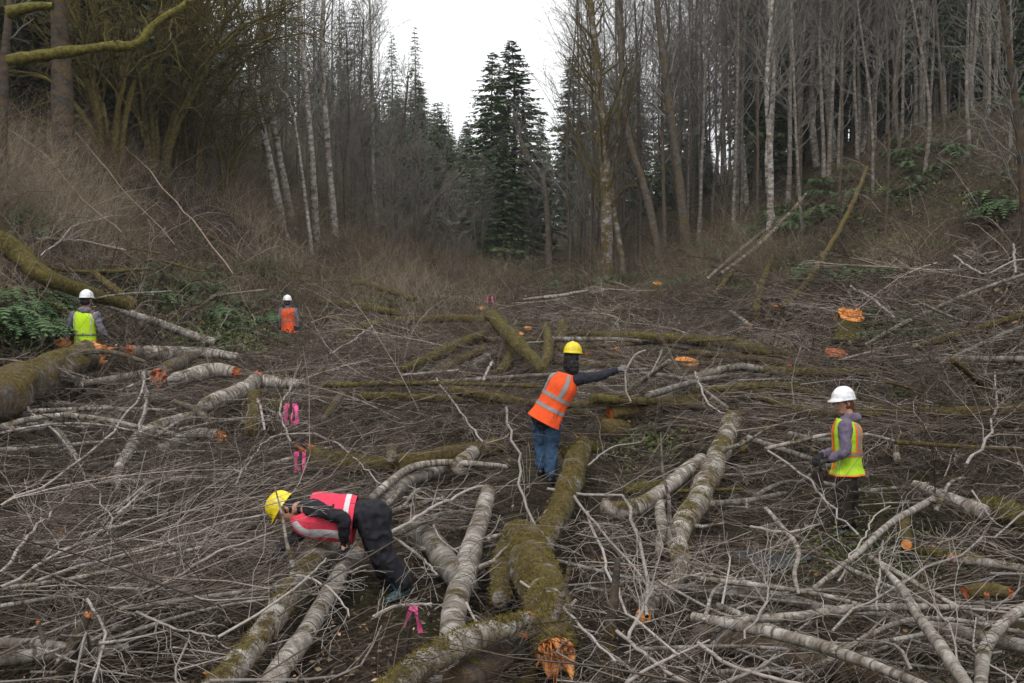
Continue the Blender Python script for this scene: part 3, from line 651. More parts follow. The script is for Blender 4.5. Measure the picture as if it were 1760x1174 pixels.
def canes(name, label, boxes):
    g = Geo()
    for n, y0, y1, pxr, L0, L1, tn in boxes:
        P = field(n, y0, y1, pxr); m = len(P); s = np.linspace(0, 1, 7); L = rng.uniform(L0, L1, m); a = rng.random(m) * 6.28
        d = unit(np.stack([np.cos(a) * .8, np.sin(a) * .8, rng.uniform(.5, 1.6, m)], -1))
        Q = P[:, None] + (L[:, None] * s)[..., None] * d[:, None]; Q[..., 2] -= (L * rng.uniform(.2, .75, m))[:, None] * s ** 2.2; Q[:, 1:] += np.cumsum(rng.normal(0, .012, (m, 6, 3)), 1) * L[:, None, None]
        Q[..., 2] = np.maximum(Q[..., 2], HF(Q[..., 0], Q[..., 1]) + .03)
        r = np.maximum(.004, P[:, 1] * .00016)[:, None] * (1.5 - s)[None] * rng.uniform(.7, 1.6, (m, 1)); add_tubes(g, Q, r, 4, np.clip(rng.normal(tn, .22, m), 0, 1))
        A, RA = kids(Q, r, 4, .3, 1., .6, lambda t: .3 + 0 * t, .6, 4, .05, .2); add_tubes(g, A, np.maximum(RA, .002), 3, np.clip(rng.normal(tn, .2, len(A)), 0, 1))
    tag(obj(name, g.mesh(name, [M['twig']])), label, 'brush', kind='stuff')
canes('grey_canes', 'grey arching canes and fallen sticks tangled in the brush of both slopes', [
    (700, 250, 480, (-60, 620), .8, 3., .55), (420, 440, 600, (0, 620), .8, 2.2, .55), (200, 380, 520, (560, 1000), .8, 2.2, .45), (420, 170, 480, (1250, 1800), 1., 3., .40), (160, 420, 540, (960, 1400), .8, 2., .45), (420, 570, 900, (0, 1800), .5, 1.5, .5)])

# ------------------------------------------------------------------ felled logs
def end_cap(e, c, ax, r, kind, mat, seed):
    """broken: a crown of splinters; saw: a flat, slightly dished sawn face"""
    g = Geo(); k = 26 if kind == 'saw' else 54; a = np.arange(k) / k * 2 * math.pi
    ref = np.array([0, 0, 1.]) if abs(ax[2]) < .8 else np.array([1., 0, 0]); U = unit(np.cross(ax, ref)); W = np.cross(ax, U)
    rg = np.random.default_rng(seed); rings = []; lcs = []
    rad = [1.0, .97, .8, .6, .4, .2, .0]
    for q, f in enumerate(rad):
        if kind == 'saw': o = .006 + .004 * (1 - f) + 0 * a + (.012 * r / .2 * np.round(rg.random() * 2) if q > 3 else 0)
        else:
            big = vn(np.stack([np.cos(a) * f * 2.6, np.sin(a) * f * 2.6, 0 * a + seed], -1)); sm = vn(np.stack([np.cos(a) * f * 9, np.sin(a) * f * 9, 0 * a + seed], -1), 5)
            o = (big ** 2 * 1.5 + sm * .55 - .45 + .35 * np.sin(a + seed) * f) * r * (1.7 if r > .13 else 1)
            if q == 0: o = -.12 * r + 0 * a
            elif q == 1: o = .8 * np.maximum(o, -.1 * r)
        f = max(f, .02); p = c + ax * np.broadcast_to(o, a.shape)[:, None] + (U * np.cos(a)[:, None] + W * np.sin(a)[:, None]) * r * f * 1.0
        rings.append(p); lcs.append(np.stack([np.cos(a) * r * f, np.sin(a) * r * f, np.broadcast_to(o, a.shape)], -1) + seed)
    V = np.concatenate(rings); i = (np.arange(len(rad) - 1) * k)[:, None]; j = np.arange(k)[None]; j2 = (j + 1) % k
    Q = np.stack([i + j, i + j2, i + k + j2, i + k + j], -1).reshape(-1, 4)
    g.add(V, Q, None, None, np.concatenate(lcs))
    if kind != 'saw':      # loose splinters standing out of the break
        m = 30; aa = rg.random(m) * 6.28; rr_ = rg.uniform(.3, .95, m) * r
        b0 = c + (U * np.cos(aa)[:, None] + W * np.sin(aa)[:, None]) * rr_[:, None]; L = rg.uniform(.3, 1.25, m) * r
        d = unit(ax + rg.normal(0, .22, (m, 3)))
        P = np.stack([b0 - d * .02, b0 + d * L[:, None] * .5, b0 + d * L[:, None]], 1); add_tubes(g, P, (r * .05 * np.array([[1, .7, .1]])) * np.ones((m, 1)), 4)
    obj('sawn_face' if kind == 'saw' else 'splintered_end', g.mesh('log_end', [M[mat]]), e)
LOGN = [0]
def fuzz(S, r, n, seed):
    """moss hair standing off the upper side of a log (local coordinates)"""
    rg = np.random.default_rng(seed); m = len(S); x = rg.random(n) * (m - 1.01); k = x.astype(int); f = (x - k)[:, None]
    c = S[k] * (1 - f) + S[k + 1] * f; t = unit(S[k + 1] - S[k]); rr = (r[k] * (1 - f[:, 0]) + r[k + 1] * f[:, 0])[:, None]
    U = unit(np.cross(t, [0, 0, 1.])); W = np.cross(U, t)
    a = rg.normal(0, .95, n)[:, None]; nrm = W * np.cos(a) * np.sign((W[:, 2:3]) + 1e-9) + U * np.sin(a)
    b = c + nrm * rr * .97; L = rg.uniform(.012, .04, n)[:, None]
    d = unit(nrm + rg.normal(0, .5, (n, 3)) + [0, 0, -.3]); s = unit(np.cross(d, rg.normal(size=(n, 3)))) * .004
    return np.stack([b - s, b + s, b + d * L], 1).reshape(-1, 3)
def log(pts, wid, mat, label, e0='none', e1='none', name='fallen_log', cat='log', lift=.12, endm='wood', stubs=0, moss=0, k=18, wob=.35, endm1=None, Y=None, taper=None, group=None):
    """pts: photograph pixels of the centreline (optionally with a depth); wid: pixel widths at those points"""
    wid = np.broadcast_to(np.array(wid, float), (len(pts),))
    W = []; rr = []
    for p, wd in zip(pts, wid):
        if len(p) == 3: q = D(*p)
        elif Y is not None: q = D(p[0], p[1], Y)
        else:
            q = G(p[0], p[1], .3)
            for _ in range(3): q = G(p[0], p[1], wd / 2 / FPX * q[1] + lift)
        W.append(q); rr.append(wd / 2 / FPX * q[1])
    W = np.array(W); L = np.linalg.norm(np.diff(W, axis=0), axis=1).sum(); n = int(np.clip(L / .07, 10, 90))
    S = spline(np.column_stack([W, rr]), n); r = S[:, 3]; S = S[:, :3]; c0 = S[n // 2].copy(); c0[2] -= r[n // 2]
    S = S - c0; sd = LOGN[0]; LOGN[0] += 1; rg = np.random.default_rng(sd + 100)
    x = np.linspace(0, L, n)
    for a in (0, 2): S[1:-1, a] += (r * wob * (vn(np.stack([x * 1.6, 0 * x + sd, 0 * x + a], -1)) - .5))[1:-1]
    r = r * (1 + .14 * (vn(np.stack([x * 3, 0 * x, 0 * x + sd], -1)) - .5))
    e = empty(name, c0, label, cat, group)
    v, q, tn, lc = tubes(S[None], r[None], k, [.5])
    # knots, ridges and flattened places
    ctr = np.repeat(S, k, 0); nrm = v - ctr; lcn = lc.copy()
    dsp = 1 + (.30 if r.mean() > .13 else .16) * (fbm(lcn * np.array([7, 7, 3.]) + sd, 3, 2) - .5) + .10 * (vn(lcn * 22. + sd, 4) - .5)
    if mat in ('mossy', 'mossyg', 'birchm'): dsp += .16 * (fbm(lcn * 9. + sd, 2, 8) - .5)
    v = ctr + nrm * dsp[:, None]
    g = Geo(); g.add(v, q, None, tn, lc)
    for end, ring, ax in ((e0, v[:k], unit(S[0] - S[1])), (e1, v[-k:], unit(S[-1] - S[-2]))):
        if end == 'none':      # weathered, rounded end still in its bark
            c_ = ring.mean(0); rr_ = np.linalg.norm(ring - c_, axis=1).mean(); R_ = [ring] + [c_ + (ring - c_) * f + ax * rr_ * o for f, o in ((.86, .16), (.55, .26), (.05, .30))]
            i_ = (np.arange(3) * k)[:, None]; j_ = np.arange(k)[None]; j2_ = (j_ + 1) % k
            g.add(np.concatenate(R_), np.stack([i_ + j_, i_ + j2_, i_ + k + j2_, i_ + k + j_], -1).reshape(-1, 4))
    b = obj('bark', g.mesh('bark', [M[mat]], True), e)
    t0 = unit(S[0] - S[1]); t1 = unit(S[-1] - S[-2])
    for kind, c, ax, ri, mm in ((e0, S[0], t0, r[0], endm), (e1, S[-1], t1, r[-1], endm1 or endm)):
        if kind != 'none': end_cap(e, c, ax, ri * 1.0, kind, mm, sd + int(ax[0] > 0))
    if stubs:
        P_, R_ = kids(S[None], r[None], stubs, .05, .95, 1.1, lambda t: 0 * t + .13, .28, 5, .25, .1); 
        for z_ in range(len(P_)):
            g = Geo(); add_tubes(g, P_[z_:z_ + 1], R_[z_:z_ + 1], 7, [.5]); obj('branch_stub', g.mesh('branch_stub', [M[mat]], True), e)
    if moss:
        V = fuzz(S, r, moss, sd); g = Geo(); g.add(V, None, np.arange(len(V)).reshape(-1, 3)); g.lc[-1] = V; obj('moss_fringe', g.mesh('moss_fringe', [M['mossg' if mat == 'mossyg' else 'mossh']]), e)['kind'] = 'stuff'
    return e
def moss_hair(name, c0, c1):
    m, n, b = new_mat(name, .9, .1); n.links.new(ramp(n, noise(n, attr(n, 'lc'), 14, 4, .7), [(.3, c0), (.7, c1)]), b.inputs['Base Color']); return m
M['mossh'] = moss_hair('moss_hair', (.06, .044, .012), (.18, .145, .032)); M['mossg'] = moss_hair('green_moss_hair', (.05, .05, .012), (.17, .17, .035))

# foreground
log([(345, 1215), (400, 1150), (470, 1062), (530, 972), (598, 915)], [50, 48, 42, 36, 32], 'birchm', 'long white banded log that the bending person leans over, patched with moss', 'none', 'saw', stubs=2, lift=.25, moss=1500)
log([(440, 1215), (480, 1155), (530, 1080), (585, 985), (614, 952)], [46, 42, 36, 28, 24], 'birch', 'grey white log lying parallel to and right of the one the bending person leans over', 'none', 'broken', stubs=1, lift=.12)
log([(762, 1160), (776, 1090), (797, 990), (825, 890), (838, 845)], [48, 46, 42, 32, 24], 'birch', 'long straight ribbed log left of the huge mossy log in the foreground', 'none', 'none', lift=.2, stubs=1)
log([(712, 902), (752, 945), (800, 1010)], [38, 44, 46], 'greyb', 'short grey log with an orange sawn face behind the bending person', 'saw', 'none', endm='woodo', lift=.12)
log([(955, 1125), (944, 1060), (926, 995), (905, 945), (888, 915)], [72, 78, 80, 72, 50], 'mossyE', 'huge moss covered log in the centre foreground with a torn orange end', 'broken', 'none', endm='wood', stubs=2, moss=6000, lift=.25, k=30, wob=.3)
log([(975, 1200), (965, 1110), (968, 1030)], [34, 36, 30], 'mossyg', 'narrow mossy slab standing along the right side of the huge torn log', lift=.1)
log([(905, 985), (950, 900), (972, 850), (988, 800), (1000, 765)], [30, 42, 44, 40, 32], 'mossyE', 'mossy log running away from the huge torn log towards the person in the orange vest', 'none', 'broken', moss=3500, lift=.3)
log([(862, 1030), (866, 980), (876, 930)], [34, 42, 36], 'mossyE', 'mossy forked root at the left shoulder of the huge torn log', 'none', 'none', moss=1200, lift=.2)
log([(655, 1200), (720, 1150), (800, 1105), (870, 1080), (905, 1062)], [44, 52, 46, 38, 22], 'birchm', 'white barked log with moss on top and a split orange tip at the bottom centre', 'none', 'broken', moss=1500, lift=.55)
log([(790, 1180), (835, 1145), (890, 1112)], [70, 62, 50], 'darkbark', 'dark hollow brown log end below the split white barked log', 'none', 'broken', endm='woodr', lift=.3)
log([(880, 1200), (905, 1172), (925, 1150)], [30, 26, 18], 'mossy', 'orange splintered stub at the bottom edge under the huge torn log', 'broken', 'broken', lift=.1)
log([(1258, 722), (1234, 785), (1196, 868), (1168, 920), (1170, 980), (1140, 1022)], [32, 36, 42, 38, 30, 26], 'birchm', 'long crooked mossy white log curving towards the camera right of centre', 'saw', 'none', lift=.3, stubs=3, moss=2500)
log([(1150, 1010), (1118, 1030), (1106, 1058)], [34, 34, 28], 'birch', 'short pale piece with a bright orange cut end below the crooked white log', 'none', 'saw', endm='woodo', lift=.3)
log([(1206, 792), (1160, 828), (1110, 865), (1072, 876), (1034, 870)], [26, 28, 28, 34, 30], 'birchm', 'lichen patched limb forking left from the crooked white log, orange cut end', 'none', 'saw', endm='woodo', lift=.25)
log([(1134, 862), (1138, 905), (1134, 950)], [20, 20, 15], 'birch', 'short white stick standing between the crooked log and its left fork', lift=.2)
log([(1145, 1012), (1230, 1020), (1340, 1030), (1420, 1052), (1452, 1060)], [20, 24, 22, 20, 18], 'greyb', 'upper grey pole crossing the lower right foreground', lift=.3)
log([(1240, 1066), (1370, 1060), (1470, 1046), (1560, 1044), (1668, 1044)], [12, 16, 14, 12, 8], 'birch', 'thin nearly level white pole in the lower right foreground', lift=.42)
log([(1470, 1056), (1560, 1070), (1640, 1085), (1700, 1098), (1800, 1120)], [18, 21, 23, 24, 26], 'greyb', 'smooth grey pole running off the right edge, crossed by a leaning birch', lift=.3)
log([(1190, 1060), (1260, 1075), (1370, 1100), (1450, 1125), (1540, 1160), (1600, 1185)], [16, 19, 21, 21, 19, 17], 'birch', 'pinkish white pole above the big scaly log at the lower right', 'none', 'none', lift=.42)
log([(1200, 1092), (1290, 1115), (1400, 1140), (1500, 1165), (1620, 1200)], [38, 46, 50, 50, 50], 'rough', 'big scaly grey log lying at the lower right edge of the picture', 'none', 'none', lift=.1, stubs=1, moss=500)
log([(1516, 975), (1552, 1015), (1580, 1062), (1616, 1110), (1670, 1190)], [8, 14, 19, 21, 24], 'birch', 'white birch pole leaning down over the other poles at the lower right', lift=.6, stubs=1)
log([(1686, 1190), (1688, 1130), (1704, 1096), (1740, 1058), (1790, 1030)], [22, 24, 22, 20, 18], 'birch', 'bent white branch at the lower right corner', lift=.45)
log([(-40, 1105), (60, 1108), (128, 1116)], [20, 20, 18], 'greyb', 'upper of the two grey poles at the lower left edge', lift=.3)
log([(-40, 1138), (60, 1126), (140, 1122), (220, 1112)], [28, 26, 18, 14], 'greyb', 'lower of the two grey poles at the lower left edge', lift=.25)
log([(-30, 925), (60, 945), (130, 968), (200, 985), (330, 1020)], [18, 22, 22, 20, 16], 'greyb', 'half buried grey pole among the twigs at the left', lift=.12)
log([(650, 875), (680, 848), (710, 826), (760, 808)], [26, 30, 26, 22], 'greyb', 'pale short log right behind the bending person', lift=.2)
log([(536, 783), (575, 792), (640, 800), (710, 795), (800, 778), (858, 765)], [34, 38, 36, 34, 30, 28], 'mossy', 'brown log with a torn red orange end left of the person in the orange vest', 'broken', 'none', endm='woodr', lift=.25, moss=1500, stubs=1)
log([(672, 786), (672, 770)], [18, 16], 'birchm', 'small cut knob on the brown log with the torn end', 'none', 'saw', lift=.45, endm='wood', name='log_piece')
log([(790, 800), (812, 778)], [30, 26], 'birchm', 'orange faced stub between lower pink ribbon and person in orange vest', 'none', 'saw', lift=.3, endm='woodo', name='log_piece')
log([(640, 856), (668, 832), (704, 806), (760, 796), (820, 797), (872, 802)], [14, 15, 14, 12, 10, 7], 'birch', 'arched white branch above the pale log behind the bending person', lift=.4, name='fallen_branch', cat='branch')
# left
log([(-40, 700), (20, 672), (70, 648), (110, 628), (155, 608)], [80, 78, 70, 58, 46], 'worn', 'massive mossy log with worn pale bark before the person in the yellow green vest', 'saw', 'broken', moss=2500, lift=.25, k=28)
log([(-20, 405), (30, 435), (70, 470), (130, 496), (225, 528)], [38, 36, 30, 24, 16], 'mossyg', 'long mossy trunk sloping down behind the person in the yellow green vest', moss=2500, lift=.7)
log([(40, 500), (90, 520), (120, 545)], [16, 16, 14], 'mossy', 'short mossy log left of the person in the yellow green vest', lift=.25, moss=600)
log([(160, 468), (200, 500), (235, 522)], [12, 14, 12], 'mossy', 'thin mossy pole beside the long mossy trunk on the left slope', lift=.4)
log([(185, 525), (235, 542), (290, 562), (368, 588)], [10, 14, 15, 14], 'birch', 'white log lying down the left slope right of the person in the yellow green vest', 'none', 'saw', lift=.25)
log([(225, 604), (280, 606), (340, 606), (408, 612)], [22, 24, 20, 12], 'birch', 'white log with a long red split on the left, behind the broken birch heap', 'broken', 'none', endm='woodr', lift=.3)
log([(272, 648), (292, 632), (322, 618), (345, 606)], [28, 26, 18, 8], 'rough', 'slab of torn orange wood in the broken birch heap', 'broken', 'broken', endm='woodr', lift=.35, name='split_wood', cat='split wood')
log([(128, 660), (190, 654), (245, 645), (300, 650)], [12, 14, 16, 14], 'greyb', 'thin grey pole reaching from the massive mossy log to the birch heap', lift=.3)
log([(300, 656), (330, 645), (368, 636), (404, 640)], [26, 28, 26, 20], 'birch', 'upper white log in the broken birch heap', 'none', 'broken', endm='woodr', lift=.4)
log([(352, 700), (378, 688), (408, 676), (428, 664), (440, 652)], [26, 28, 30, 28, 26], 'birch', 'white log snapped at an orange break in the middle of the birch heap', 'none', 'broken', endm='woodr', lift=.45)
log([(448, 656), (485, 658), (524, 660)], [22, 20, 16], 'birch', 'white log pointing right from the orange break of the birch heap', 'broken', 'none', endm='woodr', lift=.4)
log([(202, 840), (206, 800), (232, 760), (266, 735), (305, 724), (352, 712)], [10, 16, 20, 22, 22, 20], 'birch', 'crooked white limb bending down at the left of the birch heap', 'none', 'broken', lift=.35)
log([(272, 774), (302, 762), (335, 748), (376, 750)], [18, 22, 24, 24], 'birch', 'lowest white log of the birch heap with a bright orange end', 'none', 'broken', lift=.3)
log([(356, 716), (384, 706), (410, 700)], [14, 16, 14], 'rough', 'dark chunk under the snapped white log of the birch heap', 'broken', 'broken', lift=.25)
log([(432, 740), (436, 705), (438, 672)], [24, 26, 22], 'mossy', 'mossy leaning piece under the orange break of the birch heap', lift=.3, moss=500)
log([(452, 705), (478, 700), (500, 712)], [26, 30, 22], 'mossy', 'short mossy log just left of the upper pink ribbon', lift=.2, moss=500)
log([(-30, 640), (60, 625), (120, 606), (190, 605), (250, 622)], [8, 9, 10, 9, 6], 'rough', 'thin brown arch of a branch over the massive mossy log', lift=.75, name='fallen_branch', cat='branch')
log([(-30, 708), (40, 714), (95, 740), (132, 790)], [10, 12, 15, 12], 'greyb', 'dark topped arching branch under the massive mossy log', lift=.35, name='fallen_branch', cat='branch')
log([(-30, 728), (60, 738), (150, 700), (230, 708)], [9, 10, 8, 6], 'greyb', 'pale thin branch crossing under the massive mossy log', lift=.45, name='fallen_branch', cat='branch')
log([(135, 735), (165, 722), (205, 715)], [18, 20, 16], 'birchm', 'short mossy billet left of the crooked white limb', lift=.2)
log([(300, 690), (335, 705), (362, 728)], [8, 12, 12], 'rough', 'orange split stake in the birch heap', 'broken', 'broken', lift=.5, name='split_wood', cat='split wood')
log([(556, 720), (580, 688), (604, 652)], [10, 13, 12], 'rough', 'dark broken stem leaning right behind the upper pink ribbon', 'none', 'broken', lift=.3, endm='woodr', name='dead_sapling', cat='stem')
# middle
log([(604, 484), (650, 494), (712, 514)], [9, 11, 10], 'mossy', 'upper mossy log on the brown slope right of the far person', lift=.3, moss=300)
log([(545, 519), (600, 524), (640, 530), (692, 540)], [8, 14, 13, 10], 'mossyg', 'mossy log level with the shoulders of the far person', lift=.3, moss=400)
log([(588, 572), (650, 556), (720, 550), (790, 548), (832, 552)], [10, 15, 15, 15, 13], 'mossy', 'long pale mossy log across the middle distance', lift=.3, moss=900)
log([(842, 542), (872, 570), (900, 600), (934, 636)], [20, 26, 24, 18], 'mossyg', 'steep mossy log pointing down to the shoulder of the person in orange', 'saw', 'none', lift=.55, moss=1500, endm='woodo')
log([(692, 634), (745, 614), (790, 592), (832, 576)], [13, 20, 20, 18], 'mossyg', 'upper of the two slanting mossy logs left of the person in the orange vest', lift=.3, moss=900)
log([(740, 644), (785, 622), (832, 598)], [12, 14, 12], 'mossy', 'lower of the two slanting mossy logs left of the person in the orange vest', lift=.3, moss=600)
log([(812, 632), (832, 618), (850, 605)], [14, 15, 12], 'greyb', 'short pale log at the foot of the two slanting mossy logs', lift=.25)
log([(860, 640), (872, 620), (886, 580)], [16, 18, 14], 'mossyg', 'mossy bent log under the steep mossy one', lift=.3, moss=400)
log([(938, 560), (942, 600), (930, 640)], [14, 18, 16], 'mossy', 'mossy stem behind the shoulder of the person in the orange vest', lift=.3, moss=300)
log([(968, 604), (966, 580), (968, 556)], [20, 22, 16], 'mossy', 'dark broken stub with a mossy top behind the yellow helmet of the standing person', 'none', 'broken', lift=.1, moss=400, name='broken_stump', cat='stump')
log([(985, 572), (1060, 578), (1150, 582), (1240, 588), (1300, 600), (1362, 610)], [10, 16, 18, 20, 22, 14], 'mossyg', 'long level mossy log behind the outstretched arm', lift=.35, moss=1800)
log([(1185, 606), (1250, 612), (1312, 618), (1356, 626)], [10, 12, 13, 12], 'mossy', 'shorter mossy log just below the long level mossy one, red end', 'none', 'broken', lift=.3, moss=500, endm='woodr')
log([(1268, 632), (1350, 638), (1430, 640), (1504, 642)], [12, 16, 17, 12], 'mossyg', 'level mossy log above the white helmet on the right', lift=.4, moss=900)
log([(1262, 672), (1300, 674), (1352, 668)], [20, 30, 26], 'mossyg', 'low mossy hump left of the person in the yellow and orange vest', lift=.1, moss=900)
log([(1048, 712), (1120, 700), (1180, 692), (1260, 676)], [28, 32, 30, 22], 'mossy', 'brown mossy log with a round cut end below the outstretched arm', 'saw', 'none', lift=.2, moss=1200, endm='woodr')
log([(972, 780), (1000, 770), (1030, 772)], [24, 26, 18], 'mossyg', 'mossy lump right of the boots of the person in the orange vest', lift=.25, moss=900, name='log_piece')
log([(1040, 742), (1075, 738)], [40, 34], 'mossy', 'rounded mossy hummock below the cut brown log', lift=.0, moss=900, name='log_piece')
log([(1075, 842), (1110, 838), (1140, 836)], [18, 22, 18], 'mossyg', 'mossy stub behind the lichen patched limb', lift=.2, moss=500, name='log_piece')
log([(1555, 622), (1640, 618), (1720, 618), (1800, 620)], [9, 11, 12, 12], 'greyb', 'long pale level pole at the right edge', lift=.4)
log([(1540, 615), (1600, 590), (1680, 566), (1770, 538)], [10, 13, 12, 9], 'mossy', 'mossy branch log rising to the right edge beside the ferns', lift=.4, moss=400)
log([(1488, 592), (1550, 558), (1620, 525), (1700, 492), (1790, 462)], [6, 8, 8, 7, 6], 'greyb', 'long thin pole rising to the right edge above the mossy branch log', lift=.6)
log([(1380, 700), (1480, 704), (1600, 712), (1780, 705)], [16, 22, 22, 20], 'mossy', 'mossy half buried log behind the person in the yellow and orange vest', lift=.15, moss=900)
log([(1100, 640), (1180, 654), (1250, 700)], [6, 7, 6], 'greyb', 'thin bleached pole lying below the flat orange stump', lift=.4, name='fallen_branch', cat='branch')
log([(1346, 528), (1392, 478), (1440, 400), (1472, 335), (1490, 288)], [10, 10, 9, 8, 7], 'mossy', 'slender broken trunk leaning up the right slope, pale at its tip', 'none', 'broken', lift=.5, stubs=2)
log([(1228, 505), (1270, 455), (1330, 390), (1378, 350)], [8, 9, 8, 5], 'mossy', 'lowest pole of the slanting bundle on the right slope', lift=.35)
log([(1240, 470), (1300, 425), (1350, 375), (1388, 330)], [6, 7, 6, 4], 'birchm', 'middle pole of the slanting bundle on the right slope', lift=.45)
log([(1215, 480), (1262, 440), (1310, 400), (1362, 366)], [6, 7, 6, 4], 'greyb', 'pale upper pole of the slanting bundle on the right slope', lift=.55)
log([(1300, 545), (1304, 505), (1318, 465), (1328, 440)], [12, 13, 10, 7], 'mossyg', 'short upright mossy stem on the right slope', 'none', 'broken', lift=.4, moss=300)
log([(1252, 532), (1270, 545), (1290, 560)], [6, 7, 7], 'birch', 'short white pole near the centre right of the far clearing', 'none', 'saw', lift=.3)
log([(1572, 832), (1610, 850), (1650, 866), (1690, 880)], [14, 20, 26, 26], 'birch', 'white log on the right running under a mossy lump', 'saw', 'none', lift=.35)
log([(1655, 885), (1700, 876), (1760, 895)], [34, 48, 40], 'mossyg', 'thick mossy lump of log at the right edge', 'none', 'none', lift=.15, moss=1200)
log([(1400, 1010), (1470, 955), (1530, 900), (1606, 856)], [8, 10, 12, 13], 'birch', 'long white branch leaning up right past the legs of the person on the right', lift=.55, name='fallen_branch', cat='branch')
log([(1372, 1018), (1366, 985), (1372, 945), (1344, 905), (1316, 874)], [7, 8, 8, 8, 7], 'birch', 'crooked white branch left of the legs of the person on the right', lift=.5, name='fallen_branch', cat='branch')
log([(1552, 888), (1556, 912), (1558, 936)], [20, 20, 18], 'mossy', 'upright stub with bright orange face, right of the person in the white helmet', 'none', 'saw', endm='woodo', lift=.3, name='log_piece')
log([(1640, 960), (1700, 968), (1790, 985)], [16, 15, 14], 'birchm', 'mossy pole near the right edge with an orange scar', 'broken', 'none', endm='woodr', lift=.3)
log([(1708, 910), (1745, 920), (1790, 930)], [8, 13, 14], 'rough', 'flat sliver of fresh orange wood at the right edge', 'broken', 'broken', endm='woodo', lift=.35, name='split_wood', cat='split wood')
log([(1660, 1020), (1698, 1015), (1730, 1018)], [22, 26, 22], 'mossy', 'rotten red brown log piece near the lower right', 'saw', 'broken', endm='woodr', lift=.3, name='log_piece')
log([(1570, 945), (1640, 958), (1690, 960)], [12, 16, 14], 'mossyg', 'low mossy log below the thick mossy lump at the right', lift=.15, moss=500)
log([(900, 515), (960, 508), (1010, 500)], [5, 6, 5], 'birch', 'thin pale pole at the far end of the clearing', lift=.4)
log([(1040, 1200), (1050, 1090), (1058, 1010), (1062, 960)], [24, 22, 15, 10], 'trunkd', 'dark upright sapling stem in the foreground right of the huge torn log', lift=.5, name='sapling', cat='stem', Y=6.6)
log([(100, 1200), (120, 1120), (152, 1058)], [24, 22, 14], 'trunkd', 'dark broken sapling stump at the lower left', 'none', 'broken', name='sapling', cat='stem', Y=6.6)
log([(96, 1200), (82, 1130), (66, 1070)], [10, 9, 7], 'rough', 'thin orange peeled stick at the lower left', 'none', 'broken', name='sapling', cat='stem', Y=6.7)
log([(1712, 1200), (1704, 1100), (1696, 1022)], [13, 11, 9], 'trunkd', 'dark stem with a red torn top at the lower right', 'none', 'broken', endm='woodr', name='sapling', cat='stem', Y=6.9)
log([(944, 965), (936, 930), (934, 900)], [15, 17, 14], 'woodstem' if False else 'rough', 'orange brown splintered stub behind the huge torn log', 'none', 'broken', name='broken_stump', cat='stump', lift=.4)

# ------------------------------------------------------------------ stumps
def stump(px, py, wpx, hpx, label, jag=False, mat='mossy', endm='woodo'):
    """px,py: centre of the cut top in the photograph"""
    p = G(px, py + hpx); Yd = p[1]; top = D(px, py, Yd)[2]; r = wpx / 2 / FPX * Yd; h = top - p[2]
    e = empty('tree_stump', p, label, 'stump'); n = 9; k = 26; S = np.zeros((1, n, 3)); s = np.linspace(-.15, 1, n); S[0, :, 2] = h * s; S[0, :, 0] = .001 * s
    rr = r * (1 + .45 * np.exp(-np.clip(s, 0, 1) * 4)); v, q, tn, lc = tubes(S, rr[None], k, [.5])
    c = np.repeat(S[0], k, 0); v = c + (v - c) * (1 + .25 * (fbm(lc * np.array([5, 5, 1.5]) + px, 2) - .5))[:, None]
    tl = .26; v[:, 2] += np.repeat(np.clip(s, 0, 1), k) * v[:, 1] * tl
    g = Geo(); g.add(v, q, None, tn, lc); obj('bark', g.mesh('bark', [M[mat]], True), e)
    # tilted, stepped cut
    g = Geo(); a = np.arange(k) / k * 6.283; R0 = np.linalg.norm((v - c)[-k:, :2], axis=1); rg = np.random.default_rng(int(px))
    rings = []; st = (np.cos(a - .6) > .35) * r * .28 if jag else 0 * a
    for q_, f in enumerate((1.0, .97, .75, .4, .02)):
        z = h + .02 + .09 * r * np.cos(a - 1.0) * f + (st if f > .5 else 0) + rg.random(k) * r * .03 - (.03 if q_ == 0 else 0)
        rings.append(np.stack([(v - c)[-k:, 0] * f * 1.02, (v - c)[-k:, 1] * f * 1.02, z + (v - c)[-k:, 1] * f * 1.02 * tl], -1))
    i = (np.arange(4) * k)[:, None]; j = np.arange(k)[None]; j2 = (j + 1) % k
    V = np.concatenate(rings); g.add(V, np.stack([i + j, i + j2, i + k + j2, i + k + j], -1).reshape(-1, 4)); o = obj('sawn_face', g.mesh('sawn_face', [M[endm]]), e)
    if jag:
        m = 16; aa = np.linspace(-.9, .9, m); b0 = np.stack([aa * r * .8, rg.normal(0, .08, m) * r, h + 0 * aa], -1); d_ = unit(rg.normal(0, .16, (m, 3)) + [0, 0, 1.]); L_ = rg.uniform(.25, 1., m)[:, None] * r
        g = Geo(); add_tubes(g, np.stack([b0, b0 + d_ * L_ * .6, b0 + d_ * L_], 1), np.array([[.13, .10, .02]]) * r * np.ones((m, 1)), 5); obj('splinters', g.mesh('splinters', [M[endm]]), e)
    return e
stump(1462, 545, 44, 34, 'tall jagged stump with a bright orange top on the right', True, 'mossyg')
stump(1440, 549, 18, 14, 'low orange step of wood on the left side of the jagged stump', True, 'mossyg')
stump(1181, 622, 40, 22, 'wide flat orange stump below the level mossy logs')
stump(1130, 487, 16, 14, 'small round orange stump on the slope under the mossy tree')
stump(1331, 524, 15, 10, 'small orange stump near the upright mossy stem')
stump(1058, 599, 18, 10, 'orange stump above the outstretched arm')
stump(908, 564, 14, 10, 'rear one of two orange stumps by the steep mossy log')
stump(893, 574, 14, 12, 'front one of two orange stumps by the steep mossy log')
stump(1010, 607, 14, 8, 'orange stump just right of the yellow helmet of the standing person')
stump(828, 530, 12, 14, 'far reddish orange stump under the tiny pink ribbon')
stump(108, 590, 26, 22, 'orange broken stump at the left hand of the person in the yellow green vest', True, 'rough')
